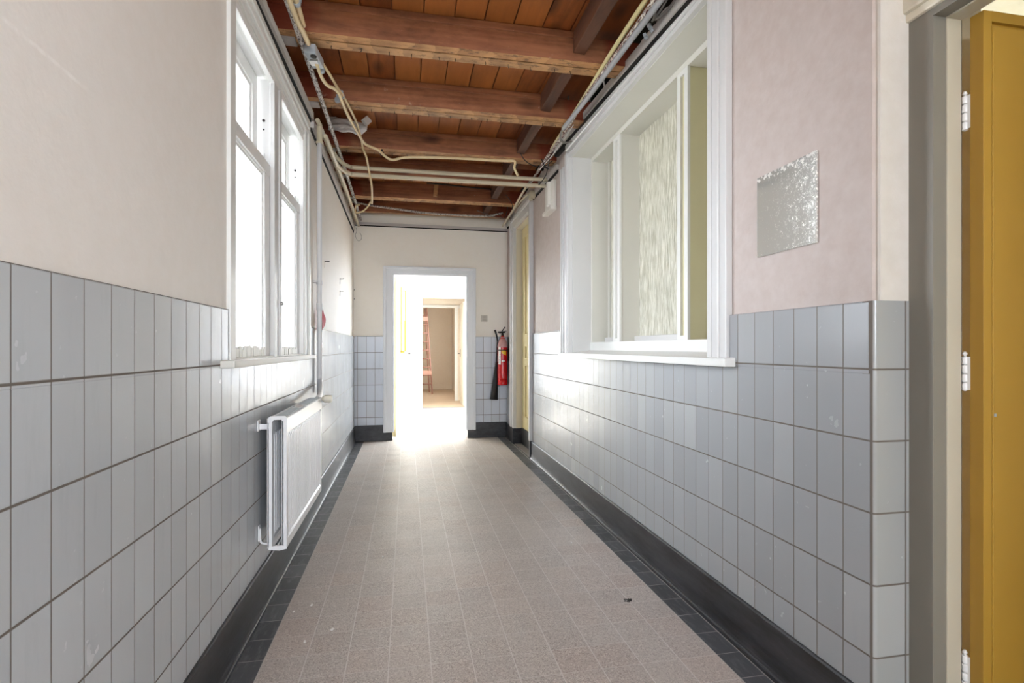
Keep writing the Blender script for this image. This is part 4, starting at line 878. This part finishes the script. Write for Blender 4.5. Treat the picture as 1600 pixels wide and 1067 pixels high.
b = B(); b.tube([(-.62, YE-.016, 2.66), (-.615, YE-.03, 2.61), (-.63, YE-.03, 2.56), (-.60, YE-.025, 2.50), (-.565, YE-.025, 2.51), (-.555, YE-.025, 2.55), (-.575, YE-.02, 2.60)], .0022, 6, 5); one('wire_loop', b, 'wire_grey', 'thin wire loop hanging from the batten in the corner of the end wall', 'wire')
# ladder in the passage
t = thing('wooden_ladder', 'reddish wooden folding ladder leaning in the far passage', 'ladder', (.5, 13.4, 0))
def lx(z): return .487+(.614-.487)*(2.163-z)/2.10
for dx in (0, -.30): b = B(); b.tube([(lx(2.18)+dx, 13.62, 2.18), (lx(0)+dx, 13.38, .0)], .019, 4, 1, smooth=False); obj('rail', b, 'ladder_wood', t)
for dx in (-.045, -.30): b = B(); b.tube([(lx(2.18)+dx, 13.66, 2.16), (lx(0)+dx, 14.02, .0)], .017, 4, 1, smooth=False); obj('back_leg', b, 'ladder_wood', t)
for z in (1.967, 1.749, 1.538, 1.319, 1.105, .89, .68, .473, .258): b = B(); yy = 13.38+.24*z/2.18; b.tube([(lx(z)-.31, yy, z), (lx(z)+.01, yy, z)], .013, 8, 1); obj('rung', b, 'ladder_wood', t)
for z in (1.90, .54): b = B(); yy = 13.36+.24*z/2.18; b.box(lx(z)-.31, lx(z)+.02, yy-.012, yy+.01, z-.05, z+.05, .003); obj('brace_plate', b, 'ladder_plate', t, 'pale pink brace plate')
# crumbs on the floor
CH = [(-.424, 2.532, 'white crumb farthest from the skirting-side grout line near the dark border'), (-.492, 2.486, 'tiny white crumb touching the black border tiles'), (-.304, 2.297, 'small white crumb in the soft window shadow'), (-.399, 2.224, 'white crumb closest to the viewpoint'), (-.133, 3.043, 'white fleck in the lit floor level with the radiator'), (.967, 3.042, 'pale fleck lying on the black tiles of the mirror side border')]
for x, y, lab in CH:
    b = B(); s_ = random.uniform(.010, .017); b.obox((x, y, s_*.16), (s_, s_*.55, s_*.32), (0, 0, random.uniform(0, 3)), s_*.08); one('plaster_crumb', b, 'label_white', lab, 'crumb', 'plaster crumbs on the floor')
b = B()
for k in range(16): a = random.uniform(0, 6.3); r_ = random.uniform(0, .018); b.obox((1.006+r_*1.4*math.cos(a), 2.297+r_*math.sin(a), .0018), (.008, .005, .0036), (0, 0, a), .001)
one('dirt_patch', b, 'mark', 'small dark dirt patch near the black border on the mirror side', 'dirt')

# ================================================================== light, camera
W = bpy.data.worlds.new('overcast_sky'); SC.world = W; W.use_nodes = True
bg = W.node_tree.nodes['Background']; bg.inputs[0].default_value = (.88, .95, 1.04, 1.); bg.inputs[1].default_value = WORLD
def portal(name, loc, rot, sx, sy):
    L = bpy.data.lights.new(name, 'AREA'); L.shape = 'RECTANGLE'; L.size = sx; L.size_y = sy; L.cycles.is_portal = True
    o = bpy.data.objects.new(name, L); C.objects.link(o); o.location = loc; o.rotation_euler = rot; return o
P2 = math.pi/2
portal('daylight_portal', (-.90, 2.91, 1.82), (0, -P2, 0), 1.5, 1.5)
portal('daylight_portal', (.375, YB-.25, 1.9), (P2, 0, 0), 1.75, 1.6)
portal('daylight_portal', (2.15, 10.2, 1.6), (P2, 0, math.pi), 1.65, 2.4)
portal('daylight_portal', (-1.12, 10.2, 1.6), (P2, 0, math.pi), 1.35, 2.4)
portal('daylight_portal', (-1.9, 8.5, 1.72), (0, -P2, 0), 2.05, 2.6)
portal('daylight_portal', (3.1, 8.5, 1.72), (0, P2, 0), 2.05, 2.6)
portal('daylight_portal', (1.53, -1.7, 2.05), (0, P2, 0), .9, 1.4)
portal('daylight_portal', (4.5, 3.3, 1.5), (0, P2, 0), 1.6, 1.8)
portal('daylight_portal', (1.45, 12.92, 1.45), (0, P2, 0), 1.3, .85)

cam = bpy.data.cameras.new('camera'); co = bpy.data.objects.new('camera', cam); C.objects.link(co)
FPX = 827.; cam.sensor_fit = 'HORIZONTAL'; cam.sensor_width = 36.; cam.lens = FPX/1600*36.
cam.shift_y = (543-533.5)/1600
th = math.atan((800-636)/FPX); co.location = (0, 0, 1.17); co.rotation_euler = (P2, 0, -th); cam.clip_start = .02
SC.camera = co
v = SC.view_settings; v.view_transform = 'Standard'; v.look = 'None'; v.gamma = 1.; v.exposure = EXPO
try: v.use_curve_mapping = False
except Exception: pass
SC.cycles.use_denoising = True
SC.cycles.max_bounces = 10; SC.cycles.diffuse_bounces = 6; SC.cycles.transparent_max_bounces = 12
SC.cycles.sample_clamp_indirect = 8.
